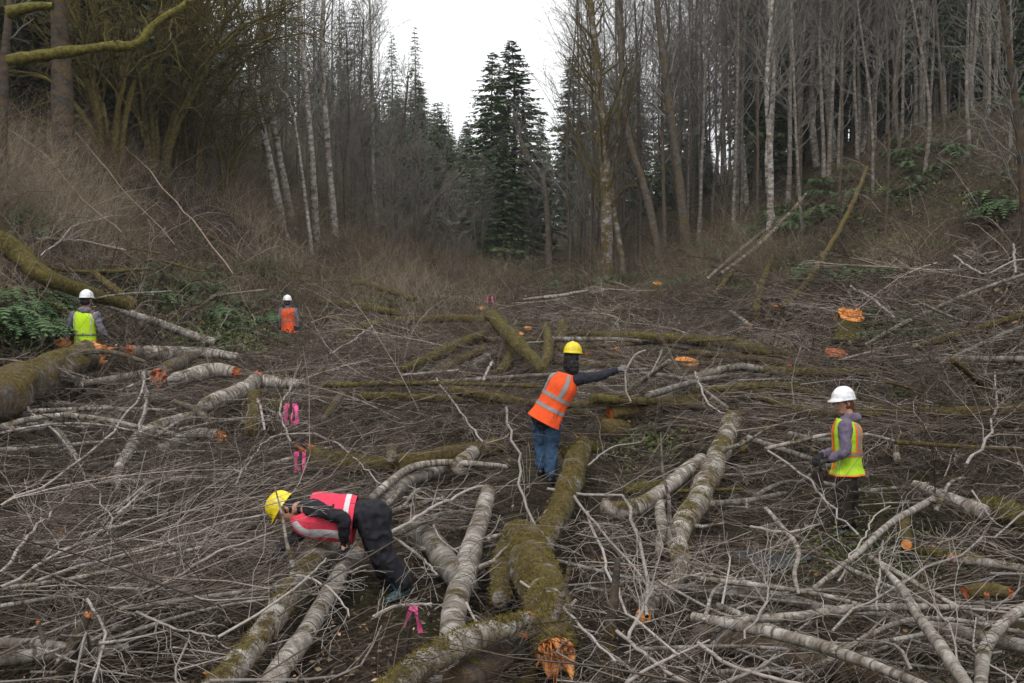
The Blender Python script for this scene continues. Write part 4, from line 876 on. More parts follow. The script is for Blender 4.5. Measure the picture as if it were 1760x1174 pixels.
stump(1440, 607, 40, 6, 'low red brown stump sliced flush, left of the ferns', False, 'rough', 'woodr')
stump(104, 918, 22, 20, 'small splintered orange stump among the twigs at the left', True, 'rough', 'wood')
stump(995, 606, 8, 6, 'tiny orange chip stump touching the yellow helmet of the standing person')

# ------------------------------------------------------------------ loose branches with side twigs
def branch(pts, w0, w1, label, mat='twigl', tw=8, lift=.5, group=None, kind=None, Y=None):
    W = np.array([(G(p[0], p[1], lift) if Y is None else D(p[0], p[1], Y)) if len(p) == 2 else D(*p) for p in pts]); n = 14
    S = spline(W, n); L = np.linalg.norm(S[-1] - S[0]); S[1:-1] += rng.normal(0, .004, (n - 2, 3)) * L; w0 *= .85; w1 *= .8
    r = np.linspace(w0, w1, n) / 2 / FPX * S[:, 1]; f = S[0].copy(); S = (S - f)[None]; r = np.maximum(r, .003)[None]
    g = Geo(); add_tubes(g, S, r, 7, [rng.uniform(.55, .95)])
    if tw:
        A, RA = kids(S, r, tw, .1, 1., .7, lambda t: (.30 if L < 2.5 else .75 / L) * (1.2 - .6 * t), .34, 5, .05, .10); RA = np.maximum(RA, .0025)
        B_, RB = kids(A, RA, 3, .2, 1., .6, lambda t: .45 + 0 * t, .6, 4, .0, .2); RB = np.maximum(RB, .002)
        add_tubes(g, A, RA, 4, np.full(len(A), .75)); add_tubes(g, B_, RB, 3, np.full(len(B_), .6))
    o = obj('fallen_branch', g.mesh('fallen_branch', [M[mat]], True)); o.location = f
    return tag(o, label, 'branch', group)
M['twigl'] = twig_mat('bleached_branches', (.07, .052, .042), (.46, .41, .37), 14)
B = [
 ([(940, 840), (1010, 850), (1068, 852), (1092, 920), (1110, 1000), (1112, 1060)], 6, 9, 'white branch arching down in front of the lichen patched limb'),
 ([(0, 1010), (90, 960), (200, 905), (300, 880), (360, 872)], 8, 3, 'pale branch fanning up from the left edge below the crooked limb'),
 ([(0, 985), (40, 930), (90, 880), (120, 850)], 8, 3, 'steep pale branch at the left edge pointing up right'),
 ([(60, 1000), (170, 965), (290, 930), (400, 895), (495, 878)], 7, 4, 'long straight pale branch leading to the yellow helmet of the bending person'),
 ([(185, 1010), (270, 1010), (360, 955), (470, 915)], 6, 5, 'grey branch under the long straight one left of the bending person'),
 ([(235, 1052), (300, 1080), (372, 1094)], 6, 4, 'pale forked twig in the lower left quarter'),
 ([(375, 1095), (450, 1050), (520, 1000), (560, 960)], 6, 4, 'branch running beside the log the bending person leans over'),
 ([(200, 885), (240, 850), (254, 828)], 7, 4, 'short bleached stick left of the bending person, slanting up'),
 ([(150, 1030), (180, 1090), (160, 1174)], 7, 5, 'dim grey branch crossing the two poles at the lower left'),
 ([(400, 840), (430, 790), (470, 750), (540, 745)], 4, 4, 'thin branch bowing over from the left under the upper pink ribbon'),
 ([(540, 745), (590, 770), (640, 820), (655, 832)], 4, 3, 'thin branch bowing down to the right of the pink ribbons'),
 ([(668, 918), (730, 880), (790, 850), (830, 835)], 9, 5, 'pale branch rising right behind the bending person\'s back'),
 ([(676, 925), (720, 955), (752, 990)], 7, 5, 'pale branch sloping down from behind the bending person\'s knees'),
 ([(500, 985), (545, 1000), (585, 1030), (600, 1060)], 6, 4, 'brown thin branch draped over the two parallel logs'),
 ([(640, 1062), (680, 1042), (742, 1038)], 8, 6, 'level stick at the boots of the bending person'),
 ([(895, 1000), (960, 1040), (1010, 1090), (1060, 1140)], 6, 6, 'thin pale branch falling right from the huge torn log'),
 ([(985, 850), (1050, 930), (1110, 1000), (1160, 1040)], 6, 5, 'long thin branch crossing in front of the crooked white log'),
 ([(1010, 880), (1040, 960), (1090, 1060), (1170, 1130)], 6, 6, 'long thin branch right of the huge torn log running to the bottom'),
 ([(1060, 1085), (1140, 1150), (1200, 1185)], 8, 8, 'brown pale branch at the bottom centre right'),
 ([(1200, 1105), (1260, 1145), (1330, 1165), (1390, 1180)], 9, 8, 'mossy white branch along the bottom edge right of centre'),
 ([(1290, 905), (1350, 915), (1405, 902)], 6, 5, 'short pale stick pointing at the knees of the person on the right'),
 ([(1320, 775), (1345, 790), (1400, 840), (1476, 920)], 5, 4, 'thin branch in front of the boots of the person on the right'),
 ([(1440, 1000), (1480, 930), (1500, 890), (1530, 870)], 5, 3, 'thin branch rising right of the boots of the person on the right'),
 ([(1508, 1050), (1510, 980), (1518, 930)], 5, 4, 'upright thin grey stick right of the boots of the person on the right'),
 ([(1660, 800), (1700, 750), (1712, 690), (1710, 640)], 7, 4, 'curved bleached branch standing up at the right'),
 ([(1440, 620), (1520, 600), (1602, 580), (1700, 560)], 5, 4, 'pale twig lying above the white helmet toward the right edge'),
 ([(1462, 492), (1500, 515), (1538, 548)], 5, 6, 'dead forked bough with grey twigs above the fern bed on the right'),
 ([(1460, 500), (1490, 500), (1530, 530)], 4, 3, 'thin dead bough beside the forked one on the right'),
 ([(1640, 440), (1690, 470), (1740, 450), (1790, 440)], 5, 4, 'bleached bough at the upper right edge of the slash'),
 ([(1742, 420), (1746, 470)], 5, 5, 'short upright stick at the right edge below the ferns'),
 ([(640, 560), (600, 590), (566, 608)], 4, 3, 'thin bleached stick under the long pale mossy log'),
 ([(690, 645), (745, 640), (790, 636)], 5, 4, 'short pale branch under the two slanting mossy logs'),
 ([(900, 590), (985, 586), (1060, 588)], 4, 4, 'thin grey branch behind the yellow helmet of the standing person'),
 ([(1078, 632), (1092, 610), (1110, 602)], 5, 4, 'bleached twig the standing person grips, upper length'),
 ([(1075, 636), (1076, 670), (1084, 690)], 4, 4, 'bleached twig the standing person grips, lower length'),
 ([(1120, 640), (1134, 612), (1138, 600)], 4, 3, 'bleached twig just beyond the outstretched hand'),
 ([(1195, 640), (1215, 690), (1260, 720)], 5, 4, 'pale forked branch below the wide flat stump'),
 ([(1010, 800), (1050, 770), (1100, 760)], 4, 3, 'pale twig over the mossy hummock'),
 ([(750, 650), (800, 720), (830, 760)], 4, 4, 'pale twig slanting down in the middle of the clearing'),
 ([(830, 655), (842, 630), (846, 622)], 6, 6, 'white stub standing before the short pale log'),
 ([(870, 700), (900, 850), (940, 950)], 5, 6, 'dark thin sapling bent in front of the log in the centre'),
 ([(60, 410), (140, 415), (215, 430)], 5, 6, 'pale pole lying across the left slope above the mossy trunk'),
 ([(70, 440), (140, 385), (210, 370)], 4, 3, 'pale twig rising across the left slope'),
 ([(190, 225), (270, 310), (400, 470)], 4, 3, 'long bleached stem leaning over the brown thicket on the left'),
 ([(0, 215), (70, 260), (140, 340), (210, 400)], 4, 3, 'long grey stem sagging into the thicket at the far left'),
 ([(80, 150), (150, 250), (300, 420)], 4, 2, 'grey whip crossing the big dark trunk on the left'),
 ([(1080, 1100), (1100, 1060), (1130, 1010), (1210, 985)], 8, 5, 'grey branch under the crooked white log'),
 ([(1660, 1174), (1620, 1060), (1540, 1000)], 5, 4, 'thin dim branch behind the leaning birch at the lower right'),
 ([(1430, 1085), (1530, 1010), (1640, 960), (1760, 880)], 6, 4, 'long thin branch rising to the right edge across the slash'),
 ([(1280, 1100), (1320, 1010), (1290, 960)], 5, 4, 'thin branch over the puddle right of the crooked log'),
 ([(0, 870), (80, 830), (180, 760), (260, 650)], 6, 4, 'long pale branch slanting up past the crooked limb of the birch heap'),
 ([(40, 690), (110, 760), (170, 850), (200, 930)], 5, 3, 'long dark tipped branch falling from the massive mossy log'),
 ([(245, 640), (250, 690), (240, 740)], 9, 6, 'forked white branch standing in the birch heap'),
 ([(500, 760), (480, 700), (505, 660)], 5, 3, 'thin twig curling behind the upper pink ribbon'),
 ([(430, 672), (448, 700), (455, 740)], 8, 5, 'white side branch hanging from the orange break of the birch heap'),
]
for i_, (pts, a, b, lab) in enumerate(B):
    Yd = None; tw = 12; lf = .5; mt = 'twigl'
    if 'thicket' in lab or 'whip' in lab or 'far left' in lab or 'on the left' in lab or 'dark trunk' in lab: lf = .9; tw = 6; a *= .7; mt = 'twigw'
    if 'grips' in lab or 'outstretched hand' in lab: Yd = 12.2; tw = 3
    if 'gray whip' in lab or 'standing before' in lab: tw = 0
    branch(pts, a, b, lab, mt, tw=tw, lift=lf, Y=Yd)
for k in range(150):
    px = rng.uniform(-40, 1800); py = 620 + 560 * rng.random() ** .8
    if trampled(G(px, py)[None])[0]: continue
    if 440 < px < 720 and 820 < py < 1060: continue
    if 1380 < px < 1500 and 680 < py < 930: continue
    if 900 < px < 1000 and 620 < py < 830: continue
    if 850 < px < 1000 and 930 < py < 1190: continue
    p = G(px, py, rng.uniform(.25, .55)); a = rng.normal(.8, .5) * (1 if rng.random() < .6 else -1); L = rng.uniform(.5, 1.5); d = np.array([math.cos(a), math.sin(a), rng.normal(0, .12)])
    c = np.array([rng.normal(0, .12), rng.normal(0, .12), rng.normal(0, .08)]) * L
    S = spline(np.array([p - d * L / 2, p + c, p + d * L / 2]), 8)
    S[:, 2] = np.maximum(S[:, 2], HF(S[:, 0], S[:, 1]) + .08)
    f = S[0].copy(); S = (S - f)[None]; r = (np.linspace(1, .45, 8) * rng.uniform(.005, .013))[None]
    g = Geo(); add_tubes(g, S, r, 6, [rng.uniform(.3, .85)])
    A, RA = kids(S, r, 6, .15, 1., .7, lambda t: .3 + 0 * t, .42, 4, .02, .12); add_tubes(g, A, np.maximum(RA, .0022), 3, np.full(len(A), .6))
    o = obj('fallen_branch', g.mesh('fallen_branch', [M['twigl']], True)); o.location = f
    zn = ('the bending person' if px < 640 else 'the standing person' if px < 1120 else 'the person on the right'); nr = 'behind' if py < 800 else 'in front of'
    tag(o, 'loose bleached branch among others strewn ' + nr + ' ' + zn, 'branch', 'loose branches strewn ' + nr + ' ' + zn)

# further poles and mossy limbs of the heaps: one thing each
def poles(n, box, ang, spread, Lr, wr, mats, label, group, lift=(.15, .5), sub=5):
    for q in range(n):
        px = rng.uniform(box[0], box[2]); py = rng.uniform(box[1], box[3]); p = G(px, py, rng.uniform(*lift)); a = rng.normal(ang, spread); L = rng.uniform(*Lr)
        dv = np.array([math.cos(a), math.sin(a), rng.normal(.0, .10)]); n_ = 14
        S = spline(np.array([p - dv * L / 2, p + rng.normal(0, .06, 3) * L, p + dv * L / 2]), n_); S[:, 2] = np.maximum(S[:, 2], HF(S[:, 0], S[:, 1]) + .10)
        if any(((S[:, 1] > y_ - 2.2) & (S[:, 1] < y_ + .5) & (np.abs(S[:, 0] - S[:, 1] * x_ / y_) < w_)).any() for x_, y_, w_ in CLEAR + [(float(G(945, 1120)[0]), float(G(945, 1120)[1]), .42)]): continue
        f = S[0].copy(); r = (np.linspace(1, .6, n_) * rng.uniform(*wr))[None]; S = (S - f)[None]; g = Geo()
        v, qd, tn, lc = tubes(S, r, 12, [.5]); c = np.repeat(S[0], 12, 0); v = c + (v - c) * (1 + .3 * (fbm(lc * np.array([9, 9, 5.]), 2) - .5))[:, None]; g.add(v, qd, None, tn, lc)
        for rg_, sg, ax in ((v[:12], 0, unit(S[0, 0] - S[0, 1])), (v[-12:], 1, unit(S[0, -1] - S[0, -2]))):
            c_ = rg_.mean(0); R_ = np.concatenate([rg_, c_ + (rg_ - c_) * .6 + ax * .01, c_ + (rg_ - c_) * .03 + ax * .015]); i = (np.arange(2) * 12)[:, None]; j = np.arange(12)[None]; j2 = (j + 1) % 12
            g.add(R_, np.stack([i + j, i + j2, i + 12 + j2, i + 12 + j], -1).reshape(-1, 4))
        if sub:
            A, RA = kids(S, r, sub, .1, .95, .8, lambda t: .22 + 0 * t, .24, 5, .08, .10); add_tubes(g, A, np.maximum(RA, .003), 5, np.full(len(A), .6))
        o = obj('fallen_pole', g.mesh('fallen_pole', [M[mats[q % len(mats)]]], True)); o.location = f; tag(o, label, 'pole', group)
poles(26, (20, 640, 460, 800), .75, .5, (1.2, 3.4), (.018, .048), ('birch', 'greyb', 'birchm'), 'broken pale pole in the alder heap at the left', 'poles in the left heap')
poles(14, (0, 820, 420, 1120), .7, .4, (1.2, 2.6), (.010, .024), ('greyb', 'birch'), 'half buried grey pole in front of the left heap', 'half buried poles at lower left')
poles(20, (700, 560, 1420, 700), .1, .5, (1.6, 4.5), (.04, .09), ('mossy', 'mossyg', 'greyb'), 'mossy pole in the middle distance behind the standing person', 'mossy poles in the middle distance')
poles(18, (1150, 720, 1740, 900), .3, .6, (1., 2.8), (.02, .045), ('mossy', 'greyb', 'birchm'), 'grey or mossy pole lying around the person on the right', 'poles around the person on the right')
poles(16, (1120, 950, 1740, 1160), -.4, .5, (1., 2.4), (.011, .026), ('birch', 'greyb'), 'pale pole in the heap at the lower right', 'poles in the lower right heap')
poles(14, (1450, 480, 1760, 660), .5, .4, (1.5, 4.), (.02, .045), ('greyb', 'mossy'), 'grey pole lying above the white helmet at the right', 'poles above the white helmet')
poles(12, (620, 820, 900, 1000), 1.2, .5, (.8, 1.8), (.02, .04), ('birchm', 'greyb'), 'short pole among the logs behind the bending person', 'short poles behind the bending person')
poles(12, (100, 430, 620, 560), -.35, .4, (1.5, 4.), (.03, .06), ('mossy', 'mossyg', 'greyb'), 'mossy pole lying in the brush of the left slope', 'mossy poles on the left slope')

# ------------------------------------------------------------------ puddle
def puddle():
    p = G(1322, 965); g = Geo(); k = 24; a = np.arange(k) / k * 6.283; rr = .42 * (1 + .3 * np.sin(a * 3 + 1) + .15 * np.sin(a * 5))
    zc = float(np.median(H(p[0] + rr * np.cos(a), p[1] + rr * 1.1 * np.sin(a)))) + .015; rr = rr * .8
    V = np.concatenate([[[0, 0, 0]], np.stack([rr * np.cos(a), rr * 1.1 * np.sin(a), 0 * a], -1)]); T_ = np.stack([np.zeros(k, int), 1 + np.arange(k), 1 + (np.arange(k) + 1) % k], -1); g.add(V, None, T_)
    m, n, b = new_mat('still_water', .06, .6); b.inputs['Base Color'].default_value = (.05, .06, .07, 1); bump(n, b, noise(n, nd(n, 'ShaderNodeTexCoord').outputs['Object'], 12, 2, .5), .1, .01)
    o = obj('puddle', g.mesh('puddle', [m])); o.location = (p[0], p[1], zc); tag(o, kind='structure')
puddle()

# ------------------------------------------------------------------ pink ribbons on stakes
def pink():
    m, n, b = new_mat('pink_flagging_tape', .45, .4); b.inputs['Base Color'].default_value = (.82, .12, .33, 1); return m
M['pink'] = pink(); M['stake'] = plain('dark_stake', (.05, .035, .03), .8)
M['mark'] = plain('dark_ink', (.03, .02, .03), .8)
def ribbon(px, py, Yd, loops, hpx, wpx, label, stake=None, flat=False):
    """loops of flat plastic tape hung on a dark stake; sizes in photograph pixels"""
    s = Yd / FPX; c = D(px, py, Yd); e = empty('flagged_stake', c, label, 'flagging ribbon')
    g = Geo()
    for (dx, w_, l_, yaw, sl) in loops:
        n = 9; t = np.linspace(0, 1, n); x = dx * s + sl * s * t; z = -t * l_ * s; y = .015 * np.sin(t * 5 + dx)
        hw = w_ / 2 * s; ca, sa = math.cos(yaw), math.sin(yaw)
        yw = yaw + .7 * np.sin(t * 4 + dx); ca, sa = np.cos(yw), np.sin(yw)
        A = np.stack([x - hw * ca, y - hw * sa, z], -1); Bq = np.stack([x + hw * ca, y + hw * sa, z], -1)
        V = np.stack([A, Bq], 1).reshape(-1, 3); i = np.arange(n - 1) * 2; g.add(V, np.stack([i, i + 1, i + 3, i + 2], -1)); g.add(V + [0, .0015, 0], np.stack([i, i + 2, i + 3, i + 1], -1))
    if flat:
        for zz in (0, -hpx): 
            V = np.array([[-wpx / 2, 0, zz + 3.5], [wpx / 2, 0, zz + 3.5], [wpx / 2, 0, zz - 3.5], [-wpx / 2, 0, zz - 3.5]]) * s; V[:, 1] = .006; g.add(V, [[0, 1, 2, 3]]); g.add(V + [0, .002, 0], [[3, 2, 1, 0]])
    obj('ribbon', g.mesh('ribbon', [M['pink']], True), e)
    if stake:
        P = np.array([D(*stake[0], Yd), D(*stake[1], Yd), D(*stake[2], Yd)]) - c; P[:, 1] += .02
        g = Geo(); add_tubes(g, spline(P, 8)[None], np.full((1, 8), 3.2 * s), 7, [.3]); obj('stake', g.mesh('stake', [M['stake']], True), e)
    return e
def Yat(px, py, h=0.): return G(px, py, h)[1]
ribbon(500, 697, Yat(500, 770), [(-8, 8, 38, .3, -3), (1, 5, 34, -.5, 0), (9, 7, 32, .2, 2)], 30, 20, 'upper pink ribbon, two drooping loops on a short stake beside the birch heap', [(500, 692), (499, 730), (498, 790)], True)
ribbon(515, 780, Yat(515, 860), [(-7, 6, 32, .1, 0), (7, 6, 32, -.1, 0)], 26, 20, 'lower pink ribbon, a square loop on a dark stake above the bending person', [(516, 776), (521, 830), (526, 935)], True)
ribbon(710, 1040, Yat(705, 1150), [(-2, 7, 40, .3, -14), (3, 9, 50, -.2, 10), (0, 8, 10, 0, 0)], 30, 12, 'pink ribbon tied to a dark stick, two tails hanging by the bending person\'s boots', [(714, 1030), (704, 1080), (692, 1150)])
ribbon(842, 510, Yat(842, 545), [(-2, 5, 10, .2, -2), (3, 4, 10, .2, 2)], 8, 6, 'tiny pink ribbon on a stick at the far end of the clearing', [(842, 508), (842, 520), (842, 536)])

# ------------------------------------------------------------------ people
def remesh(g, name, mats, voxel, smooth=2, noise_amp=0., ns=14.):
    me = g.mesh('tmp', mats, True); o = bpy.data.objects.new('tmp', me); sc.collection.objects.link(o)
    m = o.modifiers.new('r', 'REMESH'); m.mode = 'VOXEL'; m.voxel_size = voxel; m.use_smooth_shade = True
    s = o.modifiers.new('s', 'SMOOTH'); s.iterations = smooth; s.factor = .6
    dg = bpy.context.evaluated_depsgraph_get(); dg.update(); out = bpy.data.meshes.new_from_object(o.evaluated_get(dg))
    bpy.data.objects.remove(o); bpy.data.meshes.remove(me); out.name = name
    if noise_amp:
        n = len(out.vertices); co = np.empty(n * 3, np.float32); out.vertices.foreach_get('co', co); no = np.empty(n * 3, np.float32); out.vertex_normals.foreach_get('vector', no)
        co = co.reshape(-1, 3); no = no.reshape(-1, 3)
        f = 1 - 2 * np.abs(fbm(co * ns * np.array([1, 1, .7]), 2, 5) - .5) * 1.6; co = co + no * ((f - .5) * noise_amp)[:, None]
        out.vertices.foreach_set('co', co.astype(np.float32).ravel())
    out.materials.clear()
    for m_ in mats: out.materials.append(m_)
    for p in out.polygons: p.use_smooth = True
    return out
def cap_tube(g, pts, ra, rb=None, side=None, n=None, k=14):
    """closed limb with rounded ends; ra along 'side', rb across it"""
    P = np.asarray(pts, float); ra = np.asarray(ra, float) * np.ones(len(P)); rb = ra if rb is None else np.asarray(rb, float) * np.ones(len(P))
    n = n or max(6, len(P) * 4); S = spline(np.column_stack([P, ra, rb]), n) if len(P) > 2 else np.column_stack([P, ra, rb])[0] + (np.column_stack([P, ra, rb])[1] - np.column_stack([P, ra, rb])[0]) * np.linspace(0, 1, n)[:, None]
    T0 = unit(S[0, :3] - S[1, :3]); T1 = unit(S[-1, :3] - S[-2, :3]); A = []
    for f in (1., .85, .5): q = S[0].copy(); rr = min(q[3], q[4]); q[:3] += T0 * rr * f; q[3:] *= math.sqrt(max(0.002, 1 - f * f)); A.append(q)
    Bq = []
    for f in (.5, .85, 1.): q = S[-1].copy(); rr = min(q[3], q[4]); q[:3] += T1 * rr * f; q[3:] *= math.sqrt(max(0.002, 1 - f * f)); Bq.append(q)
    S = np.vstack([A, S, Bq]); C = S[:, :3]; T = unit(np.gradient(C, axis=0))
    if side is None: side = np.array([1, .01, 0]) if abs(T.mean(0)[0]) < .8 else np.array([0, 1, 0.])
    U = np.asarray(side, float) * np.ones((len(S), 3)); U = unit(U - (U * T).sum(1, keepdims=True) * T); W = np.cross(T, U)
    a = np.arange(k) / k * 2 * math.pi
    V = C[:, None] + U[:, None] * (S[:, 3:4] * np.cos(a))[..., None] + W[:, None] * (S[:, 4:5] * np.sin(a))[..., None]
    m = len(S); i = (np.arange(m - 1) * k)[:, None]; j = np.arange(k)[None]; j2 = (j + 1) % k
    Q = np.stack([i + j, i + j2, i + k + j2, i + k + j], -1).reshape(-1, 4)
    V = np.concatenate([V.reshape(-1, 3), [C[0], C[-1]]]); b = m * k
    Tt = np.concatenate([np.stack([np.full(k, b), (np.arange(k) + 1) % k, np.arange(k)], -1), np.stack([np.full(k, b + 1), (m - 1) * k + np.arange(k), (m - 1) * k + (np.arange(k) + 1) % k], -1)])
    g.add(V, Q, Tt)
def ball(g, c, r, k=12):
    r = np.asarray(r) * np.ones(3); c = np.asarray(c, float)
    th = np.linspace(0, math.pi, k); S = np.stack([0 * th, 0 * th, -np.cos(th)], -1)
    a = np.arange(k * 2) / (k * 2) * 6.2832; V = np.stack([np.sin(th)[:, None] * np.cos(a), np.sin(th)[:, None] * np.sin(a), -np.cos(th)[:, None] + 0 * a], -1).reshape(-1, 3) * r + c
    kk = 2 * k; i = (np.arange(k - 1) * kk)[:, None]; j = np.arange(kk)[None]; j2 = (j + 1) % kk
    g.add(V, np.stack([i + j, i + j2, i + kk + j2, i + kk + j], -1).reshape(-1, 4))
def hand(g, w, d, palmn, s=1., curl=.7, r=.0085):
    """palm from the wrist w along d, palm normal palmn; four curled fingers and a thumb"""
    d = unit(np.asarray(d, float)); pn = np.asarray(palmn, float); pn = unit(pn - (pn * d).sum() * d); sd = np.cross(d, pn)
    cap_tube(g, [w - d * .01, w + d * .045 * s, w + d * .085 * s], [.026 * s, .038 * s, .036 * s], [.018 * s, .016 * s, .013 * s], sd)
    for q, (o, L) in enumerate(((-.028, .070), (-.009, .080), (.010, .074), (.028, .058))):
        b = w + d * .085 * s + sd * o * s; P = [b - d * .02]; dd = d.copy(); ln = [.42, .33, .28]
        for l in ln:
            c = curl * (.9 + .1 * q); dd = unit(dd * math.cos(c) + pn * math.sin(c) * (1 if True else 0) - 0 * d)
            P.append(P[-1] + dd * L * s * l + (d * .02 if len(P) == 1 else 0)); pnn = unit(np.cross(sd, dd)); 
            pn_l = pnn if (pnn * pn).sum() > 0 else -pnn; dd = unit(dd * math.cos(.0) + 0 * pn_l)
        cap_tube(g, P, [r * 1.1 * s, r * s, r * .95 * s, r * .8 * s], n=10, k=8)
    b = w + d * .03 * s - sd * .03 * s; cap_tube(g, [b, b - sd * .022 * s + d * .02 * s + pn * .008, b - sd * .024 * s + d * .05 * s + pn * .02, b - sd * .012 * s + d * .066 * s + pn * .03], [.012 * s, .011 * s, .010 * s, .008 * s], n=10, k=8)
def helmet(e, c, up, fwd, mat, s=1., brimf=.30):
    up = unit(up); fwd = unit(fwd - (fwd * up).sum() * up); sd = np.cross(fwd, up); g = Geo(); k = 40; a = np.arange(k) / k * 6.2832
    R0 = np.stack([.112 * np.sin(a), .138 * np.cos(a)], -1) * s   # side, front/back
    rings = []
    for th in np.linspace(0, 1, 14):
        ph = th * math.pi / 2; f = math.cos(ph) ** .82; z = .125 * s * math.sin(ph)
        ridge = .010 * s * np.exp(-(R0[:, 0] * f / (.022 * s)) ** 2) * (1 if th > .15 else th / .15)
        rings.append((R0 * max(f, .01), z + ridge))
    # rim: out along the brim, then under it back inside
    fr = np.clip(np.cos(a), 0, 1) ** 1.5
    brim = (R0 * (1.07 + brimf * fr[:, None]), -.012 * s - .016 * fr * s)
    brim2 = (R0 * (1.06 + brimf * fr[:, None]), -.018 * s - .016 * fr * s)
    inner = (R0 * .96, -.014 * s + 0 * a); top = (R0 * .5, .07 * s + 0 * a); tip = (R0 * .01, .09 * s + 0 * a)
    L = [tip, top, inner, brim2, brim] + rings
    V = np.concatenate([c + sd * xy[:, :1] + fwd * xy[:, 1:] + up * np.reshape(z * np.ones(k), (k, 1)) for xy, z in L])
    i = (np.arange(len(L) - 1) * k)[:, None]; j = np.arange(k)[None]; j2 = (j + 1) % k
    g.add(V, np.stack([i + j, i + j2, i + k + j2, i + k + j], -1).reshape(-1, 4))
    obj('hard_hat', g.mesh('hard_hat', [mat], True), e)
def vest_surface(C, RA, RB, side, u, v, off):
    """point on the torso shell: v 0..1 hem to shoulder, u 0..1 round from the wearer's front"""
    S = spline(np.column_stack([C, RA, RB]), 41); x = v * 40; i = np.clip(x.astype(int), 0, 39); f = (x - i)[..., None]
    q = S[i] * (1 - f) + S[i + 1] * f; T = unit(S[i + 1, :3] - S[i, :3]); U = unit(side - (T @ side)[..., None] * T); W = np.cross(T, U)
    a = u * 2 * math.pi; rip = 1 + .12 * (fbm(np.stack([np.cos(a) * 2.2, np.sin(a) * 2.2, v * 4.5], -1) + C[0, 0], 3, 7) - .5) * 2 + .025 * np.sin(a * 7 + 3) * (1 - v) ** 2
    return q[..., :3] + U * ((q[..., 3] * rip + off) * np.sin(a))[..., None] + W * ((q[..., 4] * rip + off) * np.cos(a))[..., None]
def patch(C, RA, RB, side, u0, u1, v0, v1, off, nu=48, nv=24, rim=True):
    un = np.linspace(u0, u1, nu); vv = np.linspace(v0, v1, nv); Uu, Vv = np.meshgrid(un, vv)
    A = vest_surface(C, RA, RB, side, Uu, Vv, off); g = Geo(); i = (np.arange(nv - 1) * nu)[:, None] + np.arange(nu - 1)[None]
    Q = np.stack([i, i + 1, i + nu + 1, i + nu], -1).reshape(-1, 4); g.add(A.reshape(-1, 3), Q)
    Bq = vest_surface(C, RA, RB, side, Uu, Vv, off - .004); g.add(Bq.reshape(-1, 3), Q[:, ::-1])
    return g
